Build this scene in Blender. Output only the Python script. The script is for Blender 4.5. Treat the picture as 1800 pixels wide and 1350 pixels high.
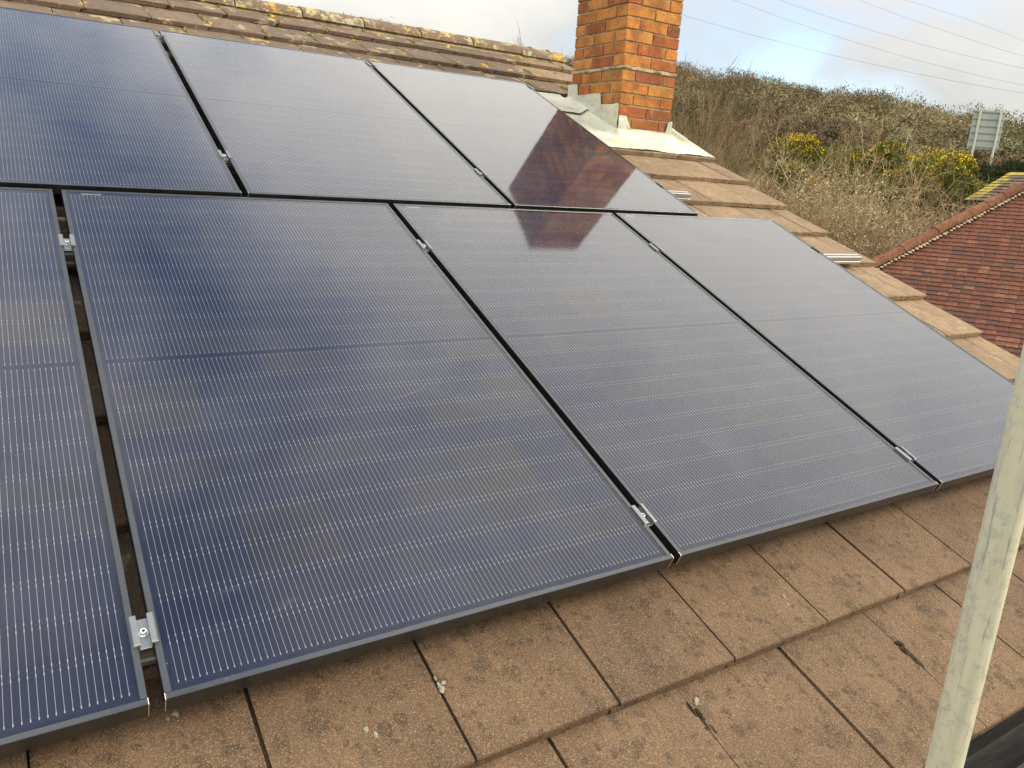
import bpy, bmesh, math, random
import numpy as np
from mathutils import Vector, Matrix, noise as mnoise

for o in list(bpy.data.objects): bpy.data.objects.remove(o, do_unlink=True)
scn = bpy.context.scene
col = scn.collection
rad = math.radians

# ------------------------------------------------------------------ camera
cam_d = bpy.data.cameras.new('camera'); cam = bpy.data.objects.new('camera', cam_d); col.objects.link(cam)
cam_d.sensor_width = 36.0; cam_d.lens = 27.161; cam_d.clip_start = 0.02; cam_d.clip_end = 6000
cr = Vector((0.84352697, -0.53357940, 0.06128031)); cd = Vector((-0.08500101, -0.24528696, -0.96571690)); cf = Vector((0.53031791, 0.80939936, -0.25226096))
CAM = Vector((-0.14826688, -1.19785759, 0.85088692))
M = Matrix((cr, -cd, -cf)).transposed().to_4x4(); M.translation = CAM
cam.matrix_world = M
scn.camera = cam

# ------------------------------------------------------------------ sky, sun, exposure
SUN_DIR = Vector((0.70, -0.46, 0.54)).normalized()      # towards the sun: behind the photographer, to the right
world = bpy.data.worlds.new('World'); scn.world = world; world.use_nodes = True
nt = world.node_tree; nt.nodes.clear()
def N(t, typ, **kw):
    n = t.nodes.new(typ)
    for k, v in kw.items(): setattr(n, k, v)
    return n
sky = N(nt, 'ShaderNodeTexSky', sky_type='NISHITA', sun_disc=False)
sky.sun_elevation = math.asin(SUN_DIR.z); sky.sun_rotation = math.atan2(SUN_DIR.x, SUN_DIR.y)
sky.air_density = 1.0; sky.dust_density = 1.5; sky.ozone_density = 1.6
tc = N(nt, 'ShaderNodeTexCoord')
sep = N(nt, 'ShaderNodeSeparateXYZ'); nt.links.new(tc.outputs['Generated'], sep.inputs[0])
mz = N(nt, 'ShaderNodeMath', operation='MAXIMUM'); nt.links.new(sep.outputs['Z'], mz.inputs[0]); mz.inputs[1].default_value = 0.0
az_ = N(nt, 'ShaderNodeMath', operation='ADD'); nt.links.new(mz.outputs[0], az_.inputs[0]); az_.inputs[1].default_value = 0.42
dx = N(nt, 'ShaderNodeMath', operation='DIVIDE'); nt.links.new(sep.outputs['X'], dx.inputs[0]); nt.links.new(az_.outputs[0], dx.inputs[1])
dy = N(nt, 'ShaderNodeMath', operation='DIVIDE'); nt.links.new(sep.outputs['Y'], dy.inputs[0]); nt.links.new(az_.outputs[0], dy.inputs[1])
cmb = N(nt, 'ShaderNodeCombineXYZ'); ox = N(nt, 'ShaderNodeMath', operation='ADD'); nt.links.new(dx.outputs[0], ox.inputs[0]); ox.inputs[1].default_value = .80; oy = N(nt, 'ShaderNodeMath', operation='ADD'); nt.links.new(dy.outputs[0], oy.inputs[0]); oy.inputs[1].default_value = -.20
nt.links.new(ox.outputs[0], cmb.inputs[0]); nt.links.new(oy.outputs[0], cmb.inputs[1]); cmb.inputs[2].default_value = 5.2
no = N(nt, 'ShaderNodeTexNoise'); no.inputs['Scale'].default_value = 1.7; no.inputs['Detail'].default_value = 7; no.inputs['Roughness'].default_value = 0.52; no.inputs['Distortion'].default_value = 0.35
nt.links.new(cmb.outputs[0], no.inputs['Vector'])
rp = N(nt, 'ShaderNodeValToRGB'); rp.color_ramp.elements[0].position = 0.31; rp.color_ramp.elements[1].position = 0.47
nt.links.new(no.outputs['Fac'], rp.inputs[0])
cc = N(nt, 'ShaderNodeValToRGB')
cc.color_ramp.elements[0].position = 0.40; cc.color_ramp.elements[0].color = (0.70, 0.69, 0.68, 1)
cc.color_ramp.elements[1].position = 0.62; cc.color_ramp.elements[1].color = (1.0, 0.95, 0.85, 1)
nt.links.new(no.outputs['Fac'], cc.inputs[0])
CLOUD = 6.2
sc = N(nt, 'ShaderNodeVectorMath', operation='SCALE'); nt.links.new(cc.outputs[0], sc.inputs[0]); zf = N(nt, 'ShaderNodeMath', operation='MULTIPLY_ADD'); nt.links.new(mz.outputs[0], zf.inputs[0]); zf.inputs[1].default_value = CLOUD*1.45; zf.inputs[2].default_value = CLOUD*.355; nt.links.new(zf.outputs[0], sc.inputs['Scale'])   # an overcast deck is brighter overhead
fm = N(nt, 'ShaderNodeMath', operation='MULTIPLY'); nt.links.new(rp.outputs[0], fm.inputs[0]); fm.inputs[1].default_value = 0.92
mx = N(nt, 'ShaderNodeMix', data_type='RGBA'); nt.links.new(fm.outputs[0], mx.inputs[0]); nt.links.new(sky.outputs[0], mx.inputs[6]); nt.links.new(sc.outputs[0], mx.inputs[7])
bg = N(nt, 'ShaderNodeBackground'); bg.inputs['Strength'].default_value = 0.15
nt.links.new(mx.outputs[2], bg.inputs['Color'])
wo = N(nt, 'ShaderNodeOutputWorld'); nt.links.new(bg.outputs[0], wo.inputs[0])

sun_d = bpy.data.lights.new('sun', 'SUN'); sun_d.energy = 2.0; sun_d.angle = rad(30); sun_d.color = (1.0, 0.87, 0.69)
sun = bpy.data.objects.new('sun', sun_d); col.objects.link(sun)
sun.rotation_euler = (-SUN_DIR).to_track_quat('-Z', 'Y').to_euler(); sun.location = (6, -9, 9)

scn.view_settings.view_transform = 'Standard'; scn.view_settings.look = 'None'
scn.view_settings.exposure = 0.85; scn.view_settings.gamma = 1.0; scn.view_settings.use_curve_mapping = False

# ------------------------------------------------------------------ helpers
SL = rad(22.8615); CS, SN = math.cos(SL), math.sin(SL)
def rw(u, v, n): return Vector((u, v*CS - n*SN, v*SN + n*CS))     # roof coordinates to world

def mesh(name, verts, faces, mat=None, mats=None, mi=None, smooth=False):
    me = bpy.data.meshes.new(name); me.from_pydata([tuple(v) for v in verts], [], faces)
    for m in (mats or ([mat] if mat else [])): me.materials.append(m)
    if mi: me.polygons.foreach_set('material_index', mi)
    if smooth: me.polygons.foreach_set('use_smooth', [True]*len(me.polygons))
    me.update(); return me
def obj(name, me, parent=None, loc=None, rot=None):
    o = bpy.data.objects.new(name, me); col.objects.link(o)
    if parent: o.parent = parent
    if loc is not None: o.location = loc
    if rot is not None: o.rotation_euler = rot
    return o
def tag(o, label=None, cat=None, group=None, kind=None):
    if label: o['label'] = label
    if cat: o['category'] = cat
    if group: o['group'] = group
    if kind: o['kind'] = kind
    return o
def empty(name, loc, rot=(0,0,0)):
    o = bpy.data.objects.new(name, None); col.objects.link(o); o.location = loc; o.rotation_euler = rot; o.empty_display_size = .1
    return o
class MB:
    def __init__(s): s.v = []; s.f = []; s.m = []
    def add(s, vs, fs, m=0):
        b = len(s.v); s.v += [tuple(v) for v in vs]; s.f += [tuple(i+b for i in f) for f in fs]; s.m += [m]*len(fs); return s
    def box(s, a, b, m=0):
        x0,y0,z0 = a; x1,y1,z1 = b
        return s.add([(x0,y0,z0),(x1,y0,z0),(x1,y1,z0),(x0,y1,z0),(x0,y0,z1),(x1,y0,z1),(x1,y1,z1),(x0,y1,z1)],
              [(0,3,2,1),(4,5,6,7),(0,1,5,4),(1,2,6,5),(2,3,7,6),(3,0,4,7)], m)
    def tube(s, pts, r, n=8, m=0, cap=True):
        pts = [Vector(p) for p in pts]; rs = r if isinstance(r, (list,tuple)) else [r]*len(pts); b = len(s.v)
        for i, p in enumerate(pts):
            t = (pts[min(i+1,len(pts)-1)]-pts[max(i-1,0)]).normalized()
            a = t.cross(Vector((0,0,1)) if abs(t.z) < .9 else Vector((1,0,0))).normalized(); c = t.cross(a)
            for k in range(n):
                an = 2*math.pi*k/n; s.v.append(tuple(p + (a*math.cos(an)+c*math.sin(an))*rs[i]))
        for i in range(len(pts)-1):
            for k in range(n): s.f.append((b+i*n+k, b+i*n+(k+1)%n, b+(i+1)*n+(k+1)%n, b+(i+1)*n+k)); s.m.append(m)
        if cap:
            s.f.append(tuple(b+k for k in range(n))[::-1]); s.f.append(tuple(b+(len(pts)-1)*n+k for k in range(n))); s.m += [m,m]
        return s
    def extrude(s, prof, axis_pts, m=0):
        """prof: list of (a,b); axis_pts: function (a,b,t)->xyz for t in 0,1"""
        n = len(prof); b = len(s.v)
        for t in (0,1): s.v += [tuple(axis_pts(a,c,t)) for a,c in prof]
        for k in range(n): s.f.append((b+k, b+(k+1)%n, b+n+(k+1)%n, b+n+k)); s.m.append(m)
        s.f.append(tuple(b+k for k in range(n))[::-1]); s.f.append(tuple(b+n+k for k in range(n))); s.m += [m,m]
        return s
    def mesh(s, name, mats, smooth=False, bevel=0, seg=1, fix=True):
        mats = mats if isinstance(mats, (list,tuple)) else [mats]
        me = mesh(name, s.v, s.f, mats=mats, mi=s.m, smooth=smooth)
        if bevel or fix:
            bm = bmesh.new(); bm.from_mesh(me)
            if fix: bmesh.ops.recalc_face_normals(bm, faces=bm.faces)
            if bevel:
                bmesh.ops.bevel(bm, geom=[e for e in bm.edges if e.is_manifold and e.calc_face_angle(0) > .5], offset=bevel, segments=seg, affect='EDGES', profile=.6, clamp_overlap=True)
            bm.to_mesh(me); bm.free()
        return me

# ------------------------------------------------------------------ materials
class NT:
    def __init__(s, name):
        s.mat = bpy.data.materials.new(name); s.mat.use_nodes = True; s.t = s.mat.node_tree; s.t.nodes.clear()
        s.out = s.n('ShaderNodeOutputMaterial'); s.tc = s.n('ShaderNodeTexCoord'); s.oi = None
    def n(s, typ, **kw): return N(s.t, typ, **kw)
    def l(s, a, b): s.t.links.new(a, b)
    def rnd(s):
        if not s.oi: s.oi = s.n('ShaderNodeObjectInfo')
        return s.oi.outputs['Random']
    def coords(s, shift=True, scale=(1,1,1)):
        mp = s.n('ShaderNodeMapping'); mp.inputs['Scale'].default_value = scale; s.l(s.tc.outputs['Object'], mp.inputs[0])
        if shift:
            m = s.n('ShaderNodeVectorMath', operation='SCALE'); m.inputs[0].default_value = (37.1, 51.7, 23.3); s.l(s.rnd(), m.inputs['Scale'])
            s.l(m.outputs[0], mp.inputs['Location'])
        return mp.outputs[0]
    def noise(s, vec, scale, detail=4, rough=.55, dist=0, out='Fac'):
        n = s.n('ShaderNodeTexNoise'); n.inputs['Scale'].default_value = scale; n.inputs['Detail'].default_value = detail; n.inputs['Roughness'].default_value = rough; n.inputs['Distortion'].default_value = dist
        s.l(vec, n.inputs['Vector']); return n.outputs[out]
    def voro(s, vec, scale, out='Distance', feature='F1', rnd=1):
        n = s.n('ShaderNodeTexVoronoi', feature=feature); n.inputs['Scale'].default_value = scale; n.inputs['Randomness'].default_value = rnd
        s.l(vec, n.inputs['Vector']); return n.outputs[out]
    def voro2(s, vec, scale):
        n = s.n('ShaderNodeTexVoronoi'); n.inputs['Scale'].default_value = scale; s.l(vec, n.inputs['Vector']); return n.outputs['Distance'], n.outputs['Color']
    def ramp(s, fac, stops, interp='LINEAR'):
        r = s.n('ShaderNodeValToRGB'); r.color_ramp.interpolation = interp
        e = r.color_ramp.elements
        while len(e) < len(stops): e.new(.5)
        for i, (p, c) in enumerate(stops):
            e[i].position = p; e[i].color = (c, c, c, 1) if not isinstance(c, tuple) else (*c, 1)
        s.l(fac, r.inputs[0]); return r.outputs[0]
    def mix(s, f, a, b, mode='MIX'):
        m = s.n('ShaderNodeMix', data_type='RGBA', blend_type=mode)
        for k, x in ((0, f), (6, a), (7, b)):
            if hasattr(x, 'is_linked'): s.l(x, m.inputs[k])
            elif k == 0: m.inputs[0].default_value = x
            else: m.inputs[k].default_value = (*x, 1)
        return m.outputs[2]
    def math(s, op, a, b=0.0):
        m = s.n('ShaderNodeMath', operation=op)
        for k, x in ((0, a), (1, b)):
            if hasattr(x, 'is_linked'): s.l(x, m.inputs[k])
            else: m.inputs[k].default_value = x
        return m.outputs[0]
    def bump(s, h, strength=.4, dist=.003, prev=None):
        b = s.n('ShaderNodeBump'); b.inputs['Strength'].default_value = strength; b.inputs['Distance'].default_value = dist
        s.l(h, b.inputs['Height'])
        if prev: s.l(prev, b.inputs['Normal'])
        return b.outputs[0]
    def bsdf(s, base, rough=.8, metal=0.0, normal=None, spec=.4, **kw):
        p = s.n('ShaderNodeBsdfPrincipled')
        for k, x in (('Base Color', base), ('Roughness', rough), ('Metallic', metal), ('Specular IOR Level', spec)):
            if hasattr(x, 'is_linked'): s.l(x, p.inputs[k])
            elif k == 'Base Color': p.inputs[k].default_value = (*x, 1)
            else: p.inputs[k].default_value = x
        if normal: s.l(normal, p.inputs['Normal'])
        for k, x in kw.items(): p.inputs[k].default_value = x
        s.l(p.outputs[0], s.out.inputs[0]); return s.mat

def m_concrete(name, light, dark, grime, spot=.8, lichen=0.0, grain=1.0):
    t = NT(name); c = t.coords()
    big = t.noise(c, 4.5, 4, .6); col_ = t.mix(t.ramp(big, [(.35, 0.0), (.68, 1.0)]), dark, light)
    tint = t.ramp(t.rnd(), [(0, .82), (1, 1.12)]); col_ = t.mix(1.0, col_, tint, 'MULTIPLY')
    st = t.noise(t.coords(scale=(14, 1.6, 1)), 2.2, 4, .6); col_ = t.mix(t.math('MULTIPLY', t.ramp(st, [(.52, 0.0), (.72, 1.0)]), .5), col_, grime)
    # dark round lichen spots of different sizes
    w = t.n('ShaderNodeVectorMath', operation='ADD'); dn = t.n('ShaderNodeVectorMath', operation='SCALE'); t.l(t.noise(c, 40, 3, .6, out='Color'), dn.inputs[0]); dn.inputs['Scale'].default_value = .035
    t.l(c, w.inputs[0]); t.l(dn.outputs[0], w.inputs[1])
    for sc_, th, am in ((8, .24, .5), (21, .31, .72), (46, .34, .75)):
        v, cr_ = t.voro2(w.outputs[0], sc_); sp_ = t.n('ShaderNodeSeparateColor'); t.l(cr_, sp_.inputs[0])
        rr = t.math('MULTIPLY', t.ramp(sp_.outputs[0], [(.40, 0.0), (1, 1.0)]), th*1.7)
        k = t.math('SUBTRACT', rr, v); k = t.ramp(t.math('MULTIPLY', k, 9.0), [(0, 0.0), (1, 1.0)])
        col_ = t.mix(t.math('MULTIPLY', k, am*spot), col_, grime)
    # grit
    g, gc = t.voro2(c, 480*grain); gs = t.n('ShaderNodeSeparateColor'); t.l(gc, gs.inputs[0])
    col_ = t.mix(t.math('MULTIPLY', t.ramp(gs.outputs[0], [(.86, 0.0), (.98, 1.0)]), .42), col_, (.46, .34, .23))
    col_ = t.mix(t.math('MULTIPLY', t.ramp(gs.outputs[1], [(.72, 0.0), (.95, 1.0)]), .6), col_, (.07, .05, .035))
    f2 = t.voro2(c, 900)[1]; fs2 = t.n('ShaderNodeSeparateColor'); t.l(f2, fs2.inputs[0])
    col_ = t.mix(t.math('MULTIPLY', t.ramp(fs2.outputs[0], [(.6, 0.0), (.95, 1.0)]), .45), col_, (.42, .31, .20)); col_ = t.mix(t.math('MULTIPLY', t.ramp(fs2.outputs[1], [(.6, 0.0), (.95, 1.0)]), .55), col_, (.055, .038, .025))
    if lichen:
        ln = t.noise(c, 7, 5, .65); lm = t.ramp(ln, [(.60-lichen*.12, 0.0), (.68-lichen*.12, 1.0)])
        l2 = t.ramp(t.noise(c, 26, 4, .6), [(.42, 0.0), (.56, 1.0)])
        lc = t.ramp(t.noise(c, 3.1, 2), [(.35, (.42, .40, .28)), (.55, (.50, .44, .22)), (.68, (.62, .40, .05))])
        col_ = t.mix(t.math('MULTIPLY', t.math('MULTIPLY', lm, l2), .9 if lichen > .3 else .35), col_, lc)
    h = t.math('ADD', t.math('MULTIPLY', t.noise(c, 260*grain, 3, .7), .6), t.math('MULTIPLY', t.noise(c, 30, 4, .6), .8))
    return t.bsdf(col_, .93, 0, t.bump(h, .75, .0022), .25)

MAT = {}
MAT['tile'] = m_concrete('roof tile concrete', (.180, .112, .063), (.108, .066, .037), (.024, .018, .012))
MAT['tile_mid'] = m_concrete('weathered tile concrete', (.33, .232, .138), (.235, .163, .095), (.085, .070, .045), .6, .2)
MAT['tile_top'] = m_concrete('upper tile concrete', (.18, .128, .094), (.125, .088, .066), (.06, .05, .037), .5, .35)
MAT['ridge'] = m_concrete('ridge tile concrete', (.23, .165, .115), (.155, .115, .08), (.08, .07, .048), .5, 1.15)

def m_brick():
    t = NT('orange stock brick'); c = t.coords()
    base = t.ramp(t.rnd(), [(0, (.48, .165, .045)), (.18, (.62, .255, .060)), (.36, (.42, .130, .045)), (.5, (.64, .29, .075)), (.66, (.33, .115, .050)), (.8, (.60, .235, .055)), (1, (.50, .18, .05))], 'CONSTANT')
    base = t.mix(t.ramp(t.noise(c, 9, 4, .6), [(.40, 0.0), (.70, .75)]), base, (.24, .085, .038))
    base = t.mix(t.ramp(t.noise(c, 16, 3, .6), [(.54, 0.0), (.75, .65)]), base, (.70, .33, .085))
    base = t.mix(t.ramp(t.noise(c, 60, 3, .7), [(.55, 0.0), (.70, .6)]), base, (.09, .045, .026))
    base = t.mix(t.ramp(t.noise(t.coords(scale=(1, 1, .35)), 14, 4, .7), [(.54, 0.0), (.74, .55)]), base, (.16, .13, .05))
    base = t.mix(t.ramp(t.noise(c, 5, 3, .5), [(.5, 0.0), (.7, .5)]), base, (.13, .055, .03))
    h = t.math('ADD', t.noise(c, 120, 4, .7), t.noise(c, 22, 3, .6))
    return t.bsdf(base, .88, 0, t.bump(h, .9, .006), .25)
MAT['brick'] = m_brick()
def m_mortar(name, a, b, moss=True):
    t = NT(name); c = t.coords(False)
    k = t.mix(t.noise(c, 30, 4, .7), a, b)
    if moss: k = t.mix(t.ramp(t.noise(c, 13, 4, .6), [(.5, 0.0), (.64, .7)]), k, (.12, .12, .035))
    return t.bsdf(k, .95, 0, t.bump(t.noise(c, 150, 4, .7), .8, .004), .2)
MAT['mortar'] = m_mortar('mossy mortar', (.32, .26, .15), (.58, .50, .34))
MAT['mortar_pale'] = m_mortar('pale mortar', (.45, .38, .26), (.62, .54, .38), False)
def m_lead():
    t = NT('weathered pale lead'); c = t.coords(False)
    k = t.ramp(t.noise(c, 5, 5, .6, .4), [(.3, (.36, .385, .33)), (.5, (.56, .58, .49)), (.7, (.68, .68, .58))])
    k = t.mix(t.ramp(t.noise(t.coords(False, (9, 2, 3)), 3, 4, .65), [(.48, 0.0), (.68, .8)]), k, (.60, .56, .32))
    k = t.mix(t.ramp(t.noise(c, 28, 5, .75), [(.54, 0.0), (.72, .65)]), k, (.22, .22, .17))
    return t.bsdf(k, .62, .0, t.bump(t.math('ADD', t.noise(c, 9, 3, .5), t.noise(c, 45, 3, .6)), .45, .006), .45)
MAT['lead'] = m_lead()
def m_cell():
    t = NT('solar cell blue'); c = t.coords(False)
    r = t.ramp(t.rnd(), [(0, (.002, .011, .075)), (.55, (.005, .018, .088)), (.85, (.015, .024, .075)), (1, (.030, .033, .062))])
    return t.bsdf(r, .45, 0, None, .25)
MAT['cell'] = m_cell()
t = NT('black backsheet'); MAT['backsheet'] = t.bsdf((.003, .016, .085), .6, 0, None, .2)
t = NT('cell edge line'); MAT['cell_edge'] = t.bsdf((.028, .042, .085), .5, 0, None, .3)
t = NT('busbar wire silver'); MAT['wire'] = t.bsdf((.74, .76, .80), .42, .25, None, .5)
def m_glass():
    t = NT('solar glass'); c = t.coords()
    fr = t.n('ShaderNodeFresnel'); fr.inputs['IOR'].default_value = 2.1
    tr = t.n('ShaderNodeBsdfTransparent'); tr.inputs[0].default_value = (.96, .97, .98, 1)
    gl = t.n('ShaderNodeBsdfGlossy'); gl.inputs['Color'].default_value = (.97, .97, .96, 1); gl.inputs['Roughness'].default_value = .06
    t.l(t.bump(t.noise(c, 420, 2, .5), .012, .0006), gl.inputs['Normal'])
    mr_ = t.n('ShaderNodeMapRange'); mr_.inputs['From Min'].default_value = .12; mr_.inputs['From Max'].default_value = .6; mr_.inputs['To Min'].default_value = .012; mr_.inputs['To Max'].default_value = .80; t.l(fr.outputs[0], mr_.inputs['Value'])   # coated glass: weak head-on, strong at a glance (glass and cell faces together)
    m = t.n('ShaderNodeMixShader'); t.l(mr_.outputs[0], m.inputs[0]); t.l(tr.outputs[0], m.inputs[1]); t.l(gl.outputs[0], m.inputs[2])
    df = t.n('ShaderNodeBsdfDiffuse'); df.inputs[0].default_value = (.62, .64, .62, 1)
    dust = t.math('ADD', t.math('MULTIPLY', t.ramp(t.noise(c, 3.2, 6, .62, .6), [(.45, 0.0), (.85, 1.0)]), .04), .004)
    smear = t.math('MULTIPLY', t.ramp(t.noise(t.coords(scale=(1, 2.4, 1)), 5.5, 3, .5, 1.2), [(.70, 0.0), (.80, 1.0)]), .045)
    v, vc = t.voro2(c, 26); vs = t.n('ShaderNodeSeparateColor'); t.l(vc, vs.inputs[0])
    speck = t.math('MULTIPLY', t.math('LESS_THAN', v, .022), t.math('GREATER_THAN', vs.outputs[0], .72))
    m2 = t.n('ShaderNodeMixShader'); t.l(t.math('ADD', t.math('ADD', dust, smear), t.math('MULTIPLY', speck, .55)), m2.inputs[0]); t.l(m.outputs[0], m2.inputs[1]); t.l(df.outputs[0], m2.inputs[2])
    t.l(m2.outputs[0], t.out.inputs[0]); return t.mat
MAT['glass'] = m_glass()
t = NT('pale scuff'); MAT['scuff'] = t.bsdf((.26, .27, .28), .8)
def m_alu(name, colr, rough, scratch=.35):
    t = NT(name); c = t.coords()
    k = t.mix(t.ramp(t.noise(c, 35, 5, .7), [(.45, 0.0), (.8, scratch)]), colr, tuple(min(1, x*.6) for x in colr))
    k = t.mix(t.ramp(t.noise(t.coords(scale=(2, 2, 2)), 90, 2, .8, 2.0), [(.70, 0.0), (.76, .7)]), k, (.6, .62, .62))
    return t.bsdf(k, t.ramp(t.noise(c, 18, 4, .6), [(.3, rough-.06), (.7, rough+.12)]), .9, None, .5)
MAT['frame'] = m_alu('black anodised frame', (.100, .108, .114), .27, .2)
MAT['cut'] = m_alu('raw cut aluminium', (.86, .84, .76), .4)
MAT['alu'] = m_alu('mill aluminium', (.27, .285, .29), .36)
MAT['rail'] = m_alu('bright rail aluminium', (.50, .52, .50), .45)
MAT['steel'] = m_alu('bolt steel', (.90, .89, .86), .28)
def m_galv():
    t = NT('weathered galvanised steel'); c = t.coords(False)
    k = t.ramp(t.noise(t.coords(False, (14, 14, 1.1)), 3, 5, .62), [(.3, (.50, .53, .44)), (.5, (.66, .66, .50)), (.72, (.74, .72, .53))])
    k = t.mix(t.ramp(t.noise(c, 55, 4, .7), [(.52, 0.0), (.70, .6)]), k, (.34, .37, .32))
    k = t.mix(t.ramp(t.voro(c, 60), [(.05, .7), (.10, 0.0)]), k, (.30, .31, .28))
    k = t.mix(t.ramp(t.noise(t.coords(False, (30, 30, 2)), 4, 3, .7), [(.58, 0.0), (.70, .7)]), k, (.24, .26, .23))
    return t.bsdf(k, t.ramp(t.noise(c, 20, 4), [(.3, .34), (.7, .56)]), .15, t.bump(t.noise(c, 90, 4, .6), .25, .0015), .5)
MAT['galv'] = m_galv()
t = NT('black gutter plastic'); c = t.coords(False); MAT['gutter'] = t.bsdf(t.mix(t.ramp(t.noise(t.coords(False, (1, 8, 8)), 6, 5, .65), [(.42, 0.0), (.75, .8)]), (.014, .0145, .014), (.045, .043, .037)), .55, 0, t.bump(t.noise(c, 60, 3), .2, .002), .22)
t = NT('scaffold timber'); c = t.coords(True, (1, 14, 14)); MAT['timber'] = t.bsdf(t.ramp(t.noise(c, 3, 5, .65), [(.3, (.26, .17, .09)), (.7, (.50, .37, .21))]), .85, 0, t.bump(t.noise(c, 12, 4), .4, .003), .25)
def m_clay(name, ramp_stops, dirt):
    t = NT(name); c = t.coords()
    k = t.ramp(t.rnd(), ramp_stops, 'CONSTANT')
    k = t.mix(t.ramp(t.noise(c, 14, 4, .65), [(.32, 0.0), (.62, .8)]), k, dirt)
    k = t.mix(t.ramp(t.noise(c, 45, 4, .7), [(.58, 0.0), (.72, .5)]), k, (.50, .30, .20))
    return t.bsdf(k, .9, 0, t.bump(t.noise(c, 70, 4, .7), .7, .004), .25)
MAT['clay'] = m_clay('red clay plain tile', [(0, (.195, .072, .042)), (.16, (.160, .060, .039)), (.32, (.23, .085, .046)), (.46, (.145, .062, .044)), (.58, (.265, .100, .055)), (.70, (.185, .069, .040)), (.80, (.11, .064, .052)), (.87, (.225, .105, .062)), (.95, (.31, .14, .078))], (.105, .056, .042))
MAT['clay_hip'] = m_clay('red clay hip tile', [(0, (.29, .115, .055)), (.4, (.235, .092, .048)), (.7, (.32, .14, .065))], (.12, .062, .042))
def m_yellow():
    t = NT('slate brown tiles with yellow lichen'); c = t.coords(False)
    k = t.mix(t.noise(c, 5, 4), (.10, .075, .060), (.20, .15, .12))
    k = t.mix(t.ramp(t.noise(c, 6, 4, .6), [(.5, 0.0), (.62, .6)]), k, (.34, .30, .10))
    return t.bsdf(k, .9, 0, t.bump(t.noise(c, 30, 3), .5, .006), .25)
MAT['slate'] = m_yellow()
t = NT('yellow lichen crust'); c = t.coords(False); MAT['lichen'] = t.bsdf(t.ramp(t.noise(c, 9, 4, .65), [(.35, (.36, .30, .10)), (.52, (.46, .38, .08)), (.7, (.58, .48, .10))]), .95, 0, t.bump(t.noise(c, 40, 3), .6, .01), .1)
t = NT('white painted board'); MAT['white'] = t.bsdf((.74, .73, .69), .5)
def m_simple(name, a, b, scale=8, rough=.9, bump=.0, spec=.25, shift=True):
    t = NT(name); c = t.coords(shift)
    return t.bsdf(t.mix(t.ramp(t.noise(c, scale, 4, .6), [(.3, 0.0), (.7, 1.0)]), a, b), rough, 0, t.bump(t.noise(c, scale*4, 3), .5, bump) if bump else None, spec)
MAT['wallbrick'] = m_simple('brick wall distant', (.28, .13, .08), (.36, .19, .11), 14, .9, .004)
MAT['render'] = m_simple('painted wall', (.55, .52, .45), (.62, .60, .53), 4)
MAT['felt'] = m_simple('dark roof underlay', (.018, .015, .012), (.03, .025, .02), 6)
MAT['signback'] = m_simple('grey green sign back', (.37, .44, .40), (.45, .51, .47), 2, .5)
MAT['signrail'] = m_simple('sign stiffener', (.22, .27, .26), (.27, .32, .31), 2, .5)
MAT['signpost'] = m_simple('galvanised sign post', (.56, .58, .50), (.68, .69, .60), 3, .5)
MAT['cable'] = m_simple('power cable', (.08, .085, .09), (.10, .105, .11), 3, .6)
MAT['moss'] = m_simple('dry moss', (.16, .13, .055), (.30, .235, .09), 60, .98, .006, .1, False)
MAT['debris'] = m_simple('dark joint debris', (.030, .023, .014), (.075, .058, .032), 80, .98, .006, .1, False)
MAT['pale_lichen'] = m_simple('pale lichen crust', (.22, .20, .14), (.42, .40, .31), 150, .98, .004, .1, False)
MAT['orange'] = m_simple('orange lichen', (.52, .30, .035), (.66, .44, .08), 40, .98, .004, .1, False)
MAT['ground'] = m_simple('winter scrub ground', (0.142, 0.115, 0.065), (0.257, 0.196, 0.111), .35, .98, .05, .1, False)
MAT['fence'] = m_simple('grey timber', (.30, .26, .20), (.42, .37, .29), 8)
def m_twig(name, stops, sat=None):
    t = NT(name); c = t.coords()
    k = t.ramp(t.noise(c, 1.9, 3, .6), stops)
    k = t.mix(1.0, k, t.ramp(t.rnd(), [(0, .8), (1, 1.2)]), 'MULTIPLY')
    return t.bsdf(k, .9, 0, None, .15)
MAT['tw_sapling'] = m_twig('sapling twigs', [(.3, (.15, .095, .062)), (.5, (.21, .155, .085)), (.7, (.28, .225, .12))])
MAT['tw_pale'] = m_twig('pale bramble stems', [(.3, (0.290, 0.210, 0.116)), (.5, (0.464, 0.362, 0.203)), (.72, (0.609, 0.500, 0.290))])
MAT['tw_brown'] = m_twig('brown shrub twigs', [(.3, (0.174, 0.116, 0.075)), (.5, (0.290, 0.210, 0.123)), (.7, (0.348, 0.268, 0.152))])
MAT['tw_bark'] = m_twig('bark', [(.3, (0.203, 0.152, 0.102)), (.7, (0.348, 0.290, 0.203))])
MAT['tw_birch'] = m_twig('pale bark', [(.3, (0.609, 0.536, 0.406)), (.7, (0.850, 0.812, 0.652))])
MAT['fluff'] = m_twig('clematis seed fluff', [(.3, (0.609, 0.536, 0.362)), (.7, (0.850, 0.812, 0.609))])
MAT['gorse'] = m_twig('gorse green', [(.3, (0.072, 0.091, 0.021)), (.5, (0.130, 0.150, 0.033)), (.7, (0.195, 0.202, 0.049))])
MAT['gorse_fl'] = m_twig('gorse flower', [(.3, (.62, .42, .012)), (.7, (.80, .60, .03))])
MAT['ever'] = m_twig('evergreen leaf', [(.3, (0.029, 0.042, 0.018)), (.5, (0.055, 0.073, 0.029)), (.7, (0.098, 0.111, 0.042))])
MAT['olive'] = m_twig('olive green leaf', [(.3, (0.111, 0.107, 0.039)), (.5, (0.169, 0.163, 0.058)), (.7, (0.234, 0.208, 0.091))])
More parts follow.
